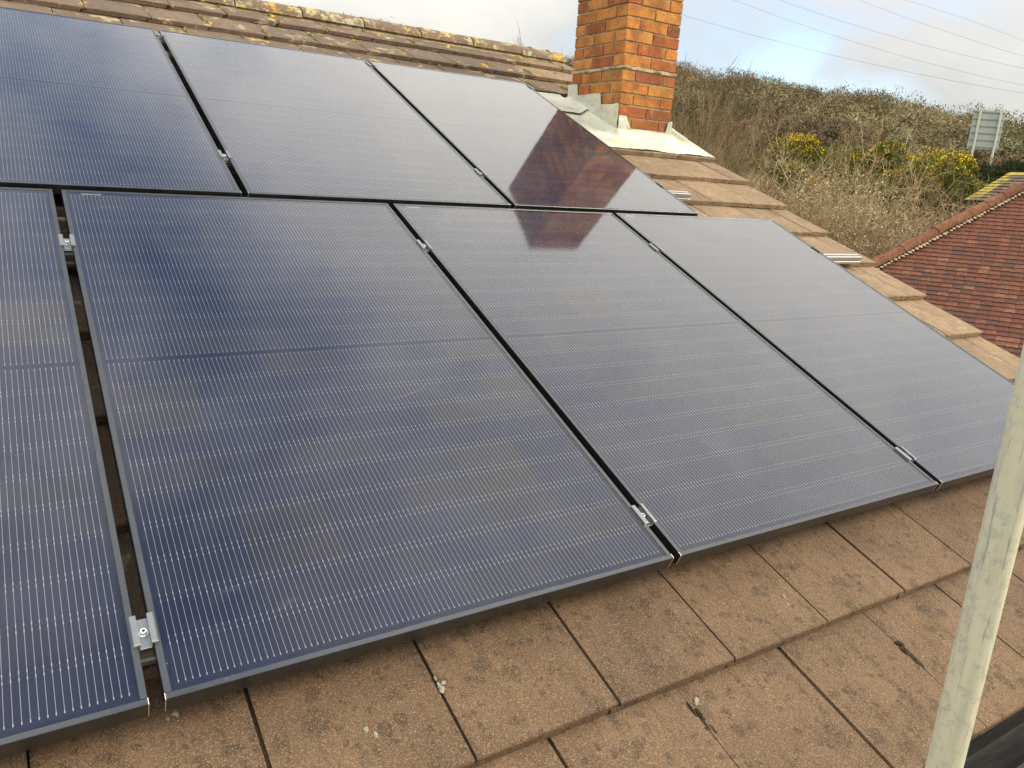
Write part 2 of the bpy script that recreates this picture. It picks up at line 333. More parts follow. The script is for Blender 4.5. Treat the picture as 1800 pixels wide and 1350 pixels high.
def m_scrub():
    t = NT('hillside scrub'); a = t.n('ShaderNodeVertexColor'); a.layer_name = 'Col'
    k = t.mix(1.0, a.outputs[0], t.ramp(t.noise(t.coords(False), .8, 3, .6), [(.3, .75), (.7, 1.25)]), 'MULTIPLY')
    return t.bsdf(k, .95, 0, None, .1)
MAT['scrub'] = m_scrub()

# ------------------------------------------------------------------ terrain
def lerp_tab(x, tab):
    if x <= tab[0][0]: return tab[0][1]
    for (a, p), (b, q) in zip(tab, tab[1:]):
        if x <= b: return p + (q-p)*(x-a)/(b-a)
    return tab[-1][1]
HT = [(-180, 0), (-60, 10), (0, 28), (20, 25), (34, 21.8), (39, 21.6), (43, 21.8), (53, 18.5), (60, 14.6), (64, 12.4), (72, 10), (90, 8), (130, 2), (180, 0)]
HT_FALL = [(0, -3.3), (9, -3.3), (25, -2.0), (45, 0.0), (72, 3.0)]
def terrain(x, y):
    ddx, ddy = x-CAM.x, y-CAM.y; d = math.hypot(ddx, ddy); a = math.degrees(math.atan2(ddx, ddy))
    k = max(0., min(1., lerp_tab(a, [(-75, 0), (-35, 1), (95, 1), (135, 0)])))
    if d <= 72: z = lerp_tab(d, HT_FALL)
    else:
        s_ = min(1., (d-72)/100.); top = lerp_tab(a, HT)
        z = 3.0 + (top-3.0)*(s_*(1.25-.25*s_*s_*s_))/(1.0) if d < 172 else top + min(5., (d-172)*.01)
    z += (math.sin(x*.11+1.3)*math.cos(y*.093+.4)*.55 + math.sin(x*.31)*math.sin(y*.27+2)*.22) * max(0., min(1., (d-40)/60.))
    return -3.3 + (z+3.3)*k
rs = [0, 3, 6, 9, 12, 16, 20, 25, 30, 36, 43, 50, 58, 66, 74, 82, 90, 98, 106, 115, 124, 133, 142, 151, 160, 170, 180, 200, 230, 280, 380, 600, 1200, 2500, 5000]
NA = 220
vv = [(CAM.x, CAM.y, terrain(CAM.x, CAM.y))]; ff = []
for r in rs[1:]:
    for k in range(NA):
        a = 2*math.pi*k/NA; x, y = CAM.x+r*math.sin(a), CAM.y+r*math.cos(a); vv.append((x, y, terrain(x, y)))
for k in range(NA): ff.append((0, 1+(k+1) % NA, 1+k))
for i in range(len(rs)-2):
    for k in range(NA):
        a, b = 1+i*NA+k, 1+i*NA+(k+1) % NA; ff.append((a, b, b+NA, a+NA))
tag(obj('ground', mesh('ground', vv, ff, MAT['ground'], smooth=True)), kind='structure')

# ------------------------------------------------------------------ our house: roof of single tiles
TW, GA, NOSE0, VERGE, NT_ = .342, .363, -.242, 4.079, -.085
TH = .027; TILT = math.atan2(.030, GA)
house = tag(empty('house', (1.5, 2.4, -3.3)), 'brick house whose brown concrete tiled roof carries the solar panels', 'house')
hinv = Matrix.Translation((-1.5, -2.4, 3.3))
def hpart(name, me, parent=None):
    o = obj(name, me, parent or house)
    if not parent: o.matrix_parent_inverse = hinv
    return o
# roof deck (underlay) in world coordinates
def R_(u, v, n): return rw(u, v, n)
mb = MB()
U0, U1, V0, V1 = -1.9, VERGE-.01, -.56, 5.22
dk = [R_(U0,V0,-.150), R_(U1,V0,-.150), R_(U1,V1,-.150), R_(U0,V1,-.150)]
dk2 = [p - Vector((0,0,.05)) for p in dk]
mb.add(dk+dk2, [(0,1,2,3),(7,6,5,4),(0,4,5,1),(1,5,6,2),(3,2,6,7),(0,3,7,4)])
roof = hpart('roof', mb.mesh('roof', MAT['felt']))
ridge_y, ridge_z = R_(0,5.20,-.10).y, R_(0,5.20,-.10).z
mb = MB()
yb = 2*ridge_y + .52
e0 = R_(0,-.56,-.12); b0 = Vector((0, 2*ridge_y-e0.y, e0.z))
pr = [(ridge_y, ridge_z+.0), (b0.y, b0.z), (b0.y, b0.z-.06), (ridge_y, ridge_z-.06)]
mb.extrude([(p[0]+.02, p[1]) for p in pr], lambda a, b, t: (U0+.01 if t == 0 else U1-.005, a, b))
hpart('rear_slope', mb.mesh('rear_slope', MAT['tile_top']), roof)

def tile_mesh(w, seed, mat, L=.42):
    r = random.Random(seed)
    top = [(.0028 + (w-.0062)*i/7, 0) for i in range(8)]
    prof = [(-.020, -TH), (-.020, -.57*TH), (.0028, -.57*TH)] + top + [(w-.0022, -.43*TH), (w-.026, -.43*TH), (w-.026, -TH)]
    ys = [0, .0018, .005, .12, .30, L]; v = []; n = len(prof)
    jit = [r.uniform(-.0016, .0016) for _ in prof]; chip = {r.randrange(4, 10): r.uniform(.002, .006)} if r.random() < .7 else {}
    wob = [r.uniform(-.0006, .0006) for _ in prof]
    for j, y in enumerate(ys):
        for i, (x, z) in enumerate(prof):
            zz, yy = z, y
            if z == 0:
                if j == 0: zz -= .0042 + chip.get(i, 0)
                if j == 1: zz -= .0016 + chip.get(i, 0)*.6
                if j == 2: zz -= chip.get(i, 0)*.2
                if i in (3, 10): zz -= .0015
                if j in (3, 4): zz += wob[i]
            if j < 3: yy += jit[i] if z == 0 else 0
            v.append((x, yy, zz))
    f = []
    for j in range(len(ys)-1):
        for i in range(n): f.append((j*n+i, j*n+(i+1) % n, (j+1)*n+(i+1) % n, (j+1)*n+i))
    f.append(tuple(range(n))); f.append(tuple((len(ys)-1)*n+i for i in range(n))[::-1])
    me = mesh('tile', v, f, mat)
    bm = bmesh.new(); bm.from_mesh(me); bmesh.ops.recalc_face_normals(bm, faces=bm.faces); bm.to_mesh(me); bm.free()
    return me
rg = random.Random(5)
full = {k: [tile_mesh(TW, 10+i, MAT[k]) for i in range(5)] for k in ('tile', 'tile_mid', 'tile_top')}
half = {k: [tile_mesh(TW/2, 40+i, MAT[k]) for i in range(3)] for k in ('tile', 'tile_mid', 'tile_top')}
def put_tile(me, u, v):
    o = obj('tile', me, roof)
    p = rw(u + rg.uniform(-.0012, .0012), v + rg.uniform(-.003, .003), NT_ + rg.uniform(-.0012, .0012))
    o.location = p; o.rotation_euler = (SL - TILT + rg.uniform(-.003, .003), rg.uniform(-.003, .003), rg.uniform(-.0035, .0035))
    return o
joints = []
for k in range(-1, 14+1):
    v = NOSE0 + GA*k
    odd = k % 2
    u = VERGE - (TW if odd else TW/2); first = True
    while u > -1.25:
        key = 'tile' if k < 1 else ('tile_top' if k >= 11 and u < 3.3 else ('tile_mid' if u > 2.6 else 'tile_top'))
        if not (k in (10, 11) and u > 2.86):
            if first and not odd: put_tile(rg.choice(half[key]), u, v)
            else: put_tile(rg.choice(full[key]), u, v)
        if k >= 12: joints.append((u, v))
        first = False; u -= TW
# ridge tiles: half round, bedded along the ridge
def ridge_mesh(seed):
    r = random.Random(seed); v = []; f = []; n = 11; L = .46; rr = .125
    for (x, s_) in ((0, 1.0), (.02, 1.02), (.22, 1.0), (L-.012, .985), (L, .965)):
        for i in range(n):
            a = math.pi*(.5 - (i/(n-1)-.5)*.92*1.0); R1 = rr*s_*(1+r.uniform(-.012, .012)); v.append((x, math.cos(a)*R1*1.15, math.sin(a)*R1*.80 - .02))
    for (x, s_) in ((0, .84), (L, .82)):
        for i in range(n):
            a = math.pi*(.5 - (i/(n-1)-.5)*.92); v.append((x, math.cos(a)*rr*s_*1.15, math.sin(a)*rr*s_*.80 - .03))
    for j in range(4):
        for i in range(n-1): f.append((j*n+i, j*n+i+1, (j+1)*n+i+1, (j+1)*n+i))
    for i in range(n-1): f.append((5*n+i, 6*n+i, 6*n+i+1, 5*n+i+1)); f.append((i, 5*n+i, 5*n+i+1, i+1)); f.append((4*n+i, 4*n+i+1, 6*n+i+1, 6*n+i))
    for i in (0, n-1): f.append((i, n+i, 2*n+i, 3*n+i, 4*n+i, 6*n+i, 5*n+i))
    me = mesh('ridge_tile', v, f, MAT['ridge'], smooth=False)
    bm = bmesh.new(); bm.from_mesh(me); bmesh.ops.recalc_face_normals(bm, faces=bm.faces); bm.to_mesh(me); bm.free(); return me
rms = [ridge_mesh(i) for i in range(3)]
rc = rw(0, 5.205, -.128)
x = VERGE - .462
while x > -1.6:
    obj('ridge_tile', rms[rg.randrange(3)], roof, (x, rc.y, rc.z + rg.uniform(-.004, .004)), (rg.uniform(-.02, .02), rg.uniform(-.008, .008), rg.uniform(-.008, .008))); x -= .468
# mortar bedding below the ridge tiles
mb = MB(); br = random.Random(3); prof = []
p0, p1 = rw(0, 5.065, -.108), rw(0, 5.13, -.06)
mb.extrude([(p0.y, p0.z), (p1.y, p1.z), (p1.y+.05, p1.z-.07), (p0.y+.03, p0.z-.03)], lambda a, b, t: (-1.55 if t == 0 else VERGE-.01, a, b))
hpart('ridge_bedding', mb.mesh('ridge_bedding', MAT['mortar']), roof)
# moss lumps in the joints of the upper courses and on the ridge
def lump(mb, p, sx, sy, sz, r, rot=SL, m=0):
    vs = []; nlat, nlon = 4, 7
    for i in range(nlat+1):
        th = math.pi*.55*i/nlat
        for j in range(nlon):
            ph = 2*math.pi*j/nlon; q = 1 + r.uniform(-.22, .22)
            x_, y_, z_ = math.sin(th)*math.cos(ph)*sx*q, math.sin(th)*math.sin(ph)*sy*q, math.cos(th)*sz*q
            vs.append((p.x+x_, p.y+y_*math.cos(rot)-z_*math.sin(rot), p.z+y_*math.sin(rot)+z_*math.cos(rot)))
    fs = []
    for i in range(nlat):
        for j in range(nlon): fs.append((i*nlon+j, (i+1)*nlon+j, (i+1)*nlon+(j+1) % nlon, i*nlon+(j+1) % nlon))
    mb.add(vs, fs, m)
mb = MB(); mr = random.Random(11)
for (u, v) in joints:
    for _ in range(mr.choice((1, 2, 3, 3, 4))):
        q = mr.uniform(.0, .32); d = NT_ - q*math.tan(TILT) - .004
        lump(mb, rw(u+mr.gauss(0, .006), v+q, d), mr.uniform(.008, .018), mr.uniform(.02, .055), mr.uniform(.010, .020), mr, m=0 if mr.random() < .9 else 1)
    if mr.random() < .18: lump(mb, rw(u+mr.uniform(0, .3), v+mr.uniform(.0, .1), NT_-.004), mr.uniform(.015, .03), mr.uniform(.01, .03), .008, mr, m=1)
for _ in range(60):
    u = mr.uniform(-.2, VERGE-.1); q = mr.uniform(-.07, .03)
    lump(mb, rw(u, 5.17+q, -.045 - abs(q)*.35 - max(0, -q-.03)*.3), mr.uniform(.01, .04), mr.uniform(.01, .025), mr.uniform(.006, .018), mr, m=0 if mr.random() < .75 else 1)
tag(hpart('moss', mb.mesh('moss', [MAT['moss'], MAT['orange']], smooth=True), roof), 'dry moss and orange lichen tufts in the upper tile joints', kind='stuff')
# moss plugs in the joints of the eaves courses
mb = MB()
for (u, v, n_) in ((1.6862, -.405, 18), (1.0022, -.335, 6)):
    for i in range(n_):
        lump(mb, rw(u+mr.gauss(0, .0045), v+mr.uniform(-.055, .055), NT_-(v+.605)*.083-.003), mr.uniform(.003, .008), mr.uniform(.006, .020), .0035, mr)
tag(hpart('joint_moss', mb.mesh('joint_moss', MAT['debris'], smooth=True), roof), kind='stuff')
# pale lichen crusts and bird marks on the eaves tiles
lr_ = random.Random(31)
for (u, v, n_) in ((.022, .03, 9), (.492, -.081, 7), (1.02, -.285, 3), (.33, -.12, 2), (1.45, -.15, 2)):
    mb = MB()
    for i in range(n_): lump(mb, rw(u+lr_.gauss(0, .006), v+lr_.gauss(0, .009), NT_-((v-NOSE0) % GA)*.083-.0006), lr_.uniform(.002, .006), lr_.uniform(.003, .008), .0018, lr_)
    tag(hpart('lichen_patch', mb.mesh('lichen_patch', MAT['pale_lichen'], smooth=True), roof), 'pale lichen crust on a tile', kind='stuff')
# walls, soffit, fascia, gutter
ev = rw(0, -.605, -.085)
mb = MB(); zt = -.52
mb.box((U0+.1, -.15, -3.3), (VERGE-.08, .10, zt+.05)); mb.box((U0+.1, 2*ridge_y+.05, -3.3), (VERGE-.08, 2*ridge_y+.3, zt+.05))
for xg in (U0+.1, VERGE-.31):
    prof = [(.10, -3.3), (.10, rw(0, .1, -.3).z), (ridge_y, ridge_z-.22), (2*ridge_y+.05, rw(0, .1, -.3).z), (2*ridge_y+.05, -3.3)]
    mb.extrude(prof, lambda a, b, t: (xg + (.002 if t == 0 else .228), a, b))
hpart('wall', mb.mesh('wall', MAT['wallbrick']))
mb = MB(); mb.box((U0, -.475, -.60), (VERGE-.03, -.452, -.405)); hpart('fascia', mb.mesh('fascia', MAT['white']))
mb = MB(); mb.box((U0+.01, -.448, -.60), (VERGE-.04, -.155, -.588)); hpart('soffit', mb.mesh('soffit', MAT['white']))
gp = [(-.486, -.362), (-.486, -.424), (-.490, -.434), (-.500, -.438), (-.583, -.438), (-.595, -.433), (-.601, -.422), (-.606, -.376), (-.616, -.374), (-.617, -.364), (-.603, -.362)]
gi = [(-.600, -.366), (-.5985, -.421), (-.593, -.430), (-.583, -.4345), (-.501, -.4345), (-.493, -.432), (-.4895, -.423), (-.4895, -.362)]
prof = gp + gi
mb = MB(); mb.extrude(prof, lambda a, b, t: (U0-.02 if t == 0 else VERGE+.02, a, b))
gme = mb.mesh('gutter', MAT['gutter'])
for p in gme.polygons: p.use_smooth = len(p.vertices) == 4
gme.set_sharp_from_angle(angle=rad(32)); hpart('gutter', gme)

# ------------------------------------------------------------------ chimney of single bricks
CX, CY, CW, CD, CZ = 3.335, 3.03, .47, .555, 1.175
chim = tag(empty('chimney', (CX+CW/2, CY+CD/2, CZ-.1)), 'orange brick chimney stack rising beside the ridge with stepped pale lead flashing', 'chimney')
cinv = Matrix.Translation((-CX-CW/2, -CY-CD/2, -CZ+.1))
def cpart(name, me, parent=None):
    o = obj(name, me, parent or chim)
    if not parent: o.matrix_parent_inverse = cinv
    return o
J = .010; bh = .065
zs = []; z = CZ
for k in range(19):
    zs.append(z); z += .075 + (.018 if k == 5 else 0)
ZTOP = z - .010
mb = MB(); mb.box((CX+.007, CY+.007, CZ-.35), (CX+CW-.007, CY+CD-.007, ZTOP))
cpart('mortar', mb.mesh('mortar', MAT['mortar']))
bcache = {}
def brick_mesh(lx, ly, seed):
    key = (round(lx, 4), round(ly, 4), seed)
    if key not in bcache:
        r = random.Random(seed*7+int(lx*1e4)); m_ = MB(); m_.box((0, 0, 0), (lx, ly, bh)); me = m_.mesh('brick', MAT['brick'], bevel=.004, seg=2)
        for v in me.vertices: v.co += Vector((r.uniform(-.0013, .0013), r.uniform(-.0013, .0013), r.uniform(-.0013, .0013)))
        bcache[key] = me
    return bcache[key]
crg = random.Random(21)
def put_brick(x0, y0, x1, y1, z):
    me = brick_mesh(x1-x0, y1-y0, crg.randrange(3))
    o = obj('brick', me, chim, (CX+x0+crg.uniform(-.0015, .0015), CY+y0+crg.uniform(-.0015, .0015), z+crg.uniform(-.001, .001)), (0, 0, crg.uniform(-.004, .004))); o.matrix_parent_inverse = cinv
h_, q_ = .1075, .005
for k, z in enumerate(zs):
    if k % 2 == 0:   # front shows two stretchers, side shows a header at the front corner
        put_brick(0, 0, CW/2-q_, h_, z); put_brick(CW/2+q_, 0, CW, h_, z)
        for xa in (0, CW-h_):
            put_brick(xa, h_+J, xa+h_, h_+J+.2135, z); put_brick(xa, h_+2*J+.2135, xa+h_, CD, z)
        put_brick(h_+J, CD-h_, CW-h_-J, CD, z)
    else:
        for xa in (0, CW-h_):
            put_brick(xa, 0, xa+h_, .2135, z); put_brick(xa, .2135+J, xa+h_, .427+J, z)
        put_brick(h_+J, 0, CW-h_-J, h_, z)
        put_brick(0, CD-h_, CW/2-q_, CD, z); put_brick(CW/2+q_, CD-h_, CW, CD, z)
# raised mossy mortar bed part way up, flaunching on top
mb = MB(); zb = zs[6]-.024; br = random.Random(9)
def ring(off, z): return [(CX-off, CY-off, z), (CX+CW+off, CY-off, z), (CX+CW+off, CY+CD+off, z), (CX-off, CY+CD+off, z)]
per = []
for a, b in ((0, 1), (1, 2), (2, 3), (3, 0)):
    A, B = Vector(ring(0, 0)[a]), Vector(ring(0, 0)[b])
    for i in range(16): per.append(A.lerp(B, i/16))
ctr = Vector((CX+CW/2, CY+CD/2, 0)); n = len(per); vs = []
for (off, zz) in ((-.012, zb-.003), (.004, zb+.002), (.006, zb+.012), (.001, zb+.021), (-.012, zb+.026)):
    for p in per:
        d = (p-ctr); d = Vector((max(-CW/2, min(CW/2, d.x))*2/CW, max(-CD/2, min(CD/2, d.y))*2/CD, 0)); d = Vector((d.x if abs(d.x) > .98 else 0, d.y if abs(d.y) > .98 else 0, 0))
        o_ = off + (br.uniform(-.004, .004) if off > -.01 else 0); vs.append((p.x+d.x*o_, p.y+d.y*o_, zz+br.uniform(-.003, .003)))
fs = [(j*n+i, j*n+(i+1) % n, (j+1)*n+(i+1) % n, (j+1)*n+i) for j in range(4) for i in range(n)]
mb.add(vs, fs); cpart('mortar_bed', mb.mesh('mortar_bed', MAT['mortar']))
mb = MB(); mb.add(ring(0, ZTOP-.004)+ring(-.14, ZTOP+.05), [(0,1,5,4),(1,2,6,5),(2,3,7,6),(3,0,4,7),(4,5,6,7)]); cpart('flaunching', mb.mesh('flaunching', MAT['mortar_pale']))
# stepped side flashing (left cheek), front apron upstand, sheet on the roof
def zroof(y, n=-.085): v = (y + n*SN)/CS; return v*SN + n*CS
def sheet(poly, place, th, mat, name, parent=None):
    m_ = MB(); a = [place(p[0], p[1], 0) for p in poly]; b = [place(p[0], p[1], th) for p in poly]; n = len(poly)
    m_.add(a+b, [tuple(range(n))[::-1], tuple(n+i for i in range(n))] + [(i, (i+1) % n, n+(i+1) % n, n+i) for i in range(n)])
    me = m_.mesh(name, mat); bm = bmesh.new(); bm.from_mesh(me); bmesh.ops.triangulate(bm, faces=bm.faces)
    for _ in range(3): bmesh.ops.subdivide_edges(bm, edges=[e for e in bm.edges if e.calc_length() > .03], cuts=1, use_grid_fill=False); bmesh.ops.triangulate(bm, faces=[f for f in bm.faces if len(f.verts) > 4])
    nv_ = (Vector(place(0, 0, 1))-Vector(place(0, 0, 0))).normalized()
    for v in bm.verts:
        q = mnoise.noise(v.co*15)*.006 + mnoise.noise(v.co*42)*.003; v.co += nv_*(q+.005) + Vector((0, 0, mnoise.noise(v.co*28)*.005))
    bm.to_mesh(me); bm.free()
    return cpart(name, me, parent)
B = zs[0]
sx = CX-.0015
def zl(d): return zroof(CY+d, -.10)
# each step is a lead piece of its own, lapped over the one below
steps = [(-.004, .19, B+.225, .0), (.15, .47, B+.300, .003), (.43, .575, B+.375, .0)]
for (d0, d1, zt_, pr_) in steps:
    poly = [(d0, zl(d0)), (d1, zl(d1)), (d1 if d1 > .5 else d1+.0, zt_), (d0+.045 if d0 > 0 else d0, zt_)]
    sheet(poly, lambda d, zz, t_, pr_=pr_: (sx-.004-pr_-t_, CY+d, zz), .0035, MAT['lead'], 'step_flashing')
# front corner step and apron upstand
fy = CY-.0015
sheet([(-.006, zl(0)), (CW+.004, zl(0)), (CW+.004, B+.075+.075), (CW-.028, B+.075+.075), (CW-.045, B+.075), (.100, B+.075), (.060, B+.150), (-.006, B+.150)], lambda x_, zz, t_: (CX+x_, fy-.003-t_, zz), .0035, MAT['lead'], 'apron_upstand')
# dressed sheet on the roof, wrinkled, with a soft upturn against the brickwork
def lead_roof(name, u0, u1, v0, v1, n0, nu, nv, seed, up=None, hole=True):
    r = random.Random(seed); vs = []; fs = []
    ph = [(r.uniform(4, 16), r.uniform(4, 22), r.uniform(0, 6)) for _ in range(7)]
    for j in range(nv+1):
        for i in range(nu+1):
            u = u0+(u1-u0)*i/nu; v = v0+(v1-v0)*j/nv
            if j == 0: v += r.uniform(-.005, .005)
            z_ = sum(math.sin(a*u+b*v+c) for a, b, c in ph)*.0022
            z_ += r.uniform(-.001, .001)
            p = rw(u, v, n0)
            dxx = max(CX-u, u-CX-CW, 0); dyy = max(CY-p.y, p.y-CY-CD, 0); d = math.hypot(dxx, dyy)
            lift = .05*math.exp(-(d/.045)**2)
            sag = -(v-v0)*math.tan(TILT)*.25 if v < v0+GA else -GA*math.tan(TILT)*.25
            lift += .028*math.exp(-((u-4.02)/.03)**2) if (up and v > 3.3) else 0
            vs.append(rw(u, v, n0+z_+lift+sag))
    for j in range(nv):
        for i in range(nu): fs.append((j*(nu+1)+i, j*(nu+1)+i+1, (j+1)*(nu+1)+i+1, (j+1)*(nu+1)+i))
    m_ = MB(); n = len(vs); m_.add(vs, fs); m_.add([Vector(v)-Vector((0, 0, .003)) for v in vs], [f[::-1] for f in fs])
    for i in range(nu): m_.f.append((i, n+i, n+i+1, i+1)); m_.m.append(0)
    for j in range(nv): m_.f.append((j*(nu+1)+nu, n+j*(nu+1)+nu, n+(j+1)*(nu+1)+nu, (j+1)*(nu+1)+nu)); m_.m.append(0)
    return cpart(name, m_.mesh(name, MAT['lead'], smooth=False, fix=True))
lead_roof('lead_apron', 2.88, 4.085, 3.045, 3.70, -.077, 60, 34, 4, up=True)
lead_roof('lead_saddle', 2.84, 3.335, 3.62, 4.02, -.069, 26, 20, 8)

# ------------------------------------------------------------------ solar panels
PW, PH, FH, FWD = 1.134, 1.903, .035, .0115
G = .0248
def rail_box(x0, y0, x1, y1, cut_ends=None):
    m_ = MB(); m_.box((x0, y0, -FH), (x1, y1, 0)); me = m_.mesh('frame_rail', [MAT['frame'], MAT['cut']], bevel=.0009, seg=1); return me
fr_bot = rail_box(0, 0, PW, FWD); fr_top = rail_box(0, PH-FWD, PW, PH)
fr_l = rail_box(0, FWD+.0004, FWD, PH-FWD-.0004); fr_r = rail_box(PW-FWD, FWD+.0004, PW, PH-FWD-.0004)
m_ = MB()    # bright sawn edges at the lower corners
for xx in (-.0004, PW-.0010):
    m_.box((xx, -.0006, -FH+.0005), (xx+.0014, .0010, -.0008)); m_.box((xx, .0004, -.0012), (xx+.0014, FWD, .0004))
me_cut = m_.mesh('cut_edge', MAT['cut'])
gl_me = mesh('glass', [(FWD, FWD, -.0016), (PW-FWD, FWD, -.0016), (PW-FWD, PH-FWD, -.0016), (FWD, PH-FWD, -.0016)], [(0,1,2,3)], MAT['glass'])
m_ = MB(); m_.box((FWD, FWD, -.0085), (PW-FWD, PH-FWD, -.0060)); bs_me = m_.mesh('backsheet', MAT['backsheet'])
CPX, CPY, MID = .1826, .0922, .012
cx0 = (PW-6*CPX)/2; cy0 = (PH-20*CPY-MID)/2
cw_, ch_ = .1812, .0912; ce = .0045
def cpoly(ins, z, chamf_top):
    a, b, c_, d = ins, ins, cw_-ins, ch_-ins; e = ce
    return [(a, b, z), (c_, b, z), (c_, d-e, z), (c_-e, d, z), (a+e, d, z), (a, d-e, z)]
m_ = MB(); m_.add(cpoly(0, -.0056, 1)+cpoly(.0007, -.0053, 1), [tuple(range(6, 12))], 0)
m_.f += [(i, (i+1) % 6, 6+(i+1) % 6, 6+i) for i in range(6)]; m_.m += [1]*6
cell_me = m_.mesh('cell', [MAT['cell'], MAT['cell_edge']], fix=False)
cells = []
for r_ in range(20):
    for c_ in range(6): cells.append((cx0+c_*CPX+.0007, cy0+r_*CPY+(MID if r_ >= 10 else 0)+.0005))
m_ = MB(); NW = 16; wr = random.Random(77)
def quad(m_, x0, x1, y0, y1, z): m_.add([(x0, y0, z), (x1, y0, z), (x1, y1, z), (x0, y1, z)], [(0,1,2,3)])
for c_ in range(6):
    for w in range(NW):
        xw = cx0 + c_*CPX + (w+.5)*CPX/NW
        for hf in (0, 1):
            ya = cy0 + hf*(10*CPY+MID)
            quad(m_, xw-.00038, xw+.00038, ya+.004, ya+10*CPY-.004, -.0049)
            for r_ in range(10):
                yr = ya+r_*CPY
                for yy in (yr+.0035, yr+CPY-.0105):
                    quad(m_, xw-.0009, xw+.0009, yy, yy+.0055, -.0047)
wire_me = m_.mesh('busbar_wires', MAT['wire'], fix=False)
m_ = MB()
for i in range(14): m_.box((.055+i*.0042, PH-.024, -.0046), (.055+i*.0042+.0025, PH-.0145, -.0044))
label_me = m_.mesh('barcode_label', MAT['white'])
def panel(u, v, n, label, tilt=0.0, wires=True):
    e = tag(empty('solar_panel', rw(u, v, n), (SL+tilt, 0, 0)), label, 'solar panel', 'solar panels on the roof')
    for me in (fr_bot, fr_top, fr_l, fr_r): obj('frame_rail', me, e)
    obj('cut_edge', me_cut, e); obj('glass', gl_me, e); obj('backsheet', bs_me, e); obj('barcode_label', label_me, e)
    for (x, y) in cells: obj('cell', cell_me, e, (x, y, 0))
    tag(obj('busbar_wires', wire_me, e), kind='stuff')
    return e
def scratch(e, u, pts):
    m_ = MB(); P = [Vector((a-u, b, -.0011)) for a, b in pts]
    for a, b in zip(P, P[1:]):
        n_ = 5
        for i in range(n_):
            p, q = a.lerp(b, i/n_), a.lerp(b, (i+.8)/n_); d = (q-p).normalized(); w = Vector((-d.y, d.x, 0))*.0009
            m_.add([p-w, q-w*.6, q+w*.6, p+w], [(0,1,2,3)])
    tag(obj('scuff', m_.mesh('scuff', MAT['scuff']), e), 'thin pale scuff on the glass', kind='stuff')
L0, L1, L2, L3 = -PW-G, 0, PW+G, 2*(PW+G)
panel(L0, 0, 0, 'solar panel at the lower left, mostly cut off by the left edge of the photo')
pn1 = panel(L1, 0, 0, 'large near solar panel left of centre in the lower row, nearest whole one')
pn2 = panel(L2, 0, 0, 'solar panel in the middle of the lower row showing the chimney reflection\'s blurred tip')
panel(L3, 0, 0, 'rightmost solar panel of the lower row beside the tiled verge')
scratch(pn1, L1, [(.41, .675), (.447, .68), (.485, .685), (.528, .69)]); scratch(pn1, L1, [(.677, .695), (.723, .706), (.774, .724), (.798, .747)])
scratch(pn2, L2, [(1.495, 1.134), (1.579, 1.185), (1.67, 1.222), (1.754, 1.236)])
UT = rad(.516); UV, UN, UO = 1.9212, .0085, .5695
panel(UO-PW, UV, UN, 'bluish solar panel at the upper left corner under the mossy ridge', UT)
panel(UO+G, UV, UN, 'solar panel in the middle of the upper row, between two dark gaps', UT)
panel(UO+2*G+PW, UV, UN, 'upper right solar panel beside the chimney, with its brown reflection', UT)

# mounting rails, clamps, hooks
def upn(v): return UN + (v-UV)*math.tan(UT)
RAILS = [(.143, 0, -1.3, 3*PW+2*G+.05, 'lower'), (1.556, 0, -1.3, 3*PW+2*G+.41, 'mid'), (2.252, 1, -.7, UO+2*G+2*PW+.24, 'mid2'), (3.742, 1, -.7, UO+2*G+2*PW+.06, 'top')]
RLAB = ['silver mounting rail under the lower edge of the lower panels', 'silver mounting rail whose end sticks out beside the lower right panel', 'silver mounting rail whose end sticks out beside the upper right panel', 'silver mounting rail under the top edge of the upper panels']
def rail_prof():
    return [(-.02, -.040), (.02, -.040), (.02, -.028), (.016, -.026), (.016, -.016), (.02, -.014), (.02, 0), (.006, 0), (.006, -.012), (-.006, -.012), (-.006, 0), (-.02, 0), (-.02, -.014), (-.016, -.016), (-.016, -.026), (-.02, -.028)]
for (v, up_, ua, ub, _), lb in zip(RAILS, RLAB):
    nb = (upn(v) if up_ else 0) - FH - .0005
    m_ = MB(); m_.extrude(rail_prof(), lambda a, b, t: (0 if t == 0 else ub-ua, a, b))
    o = obj('mounting_rail', m_.mesh('mounting_rail', MAT['rail']), None, rw(ua, v, nb), (SL, 0, 0)); tag(o, lb, 'rail', 'panel mounting rails')
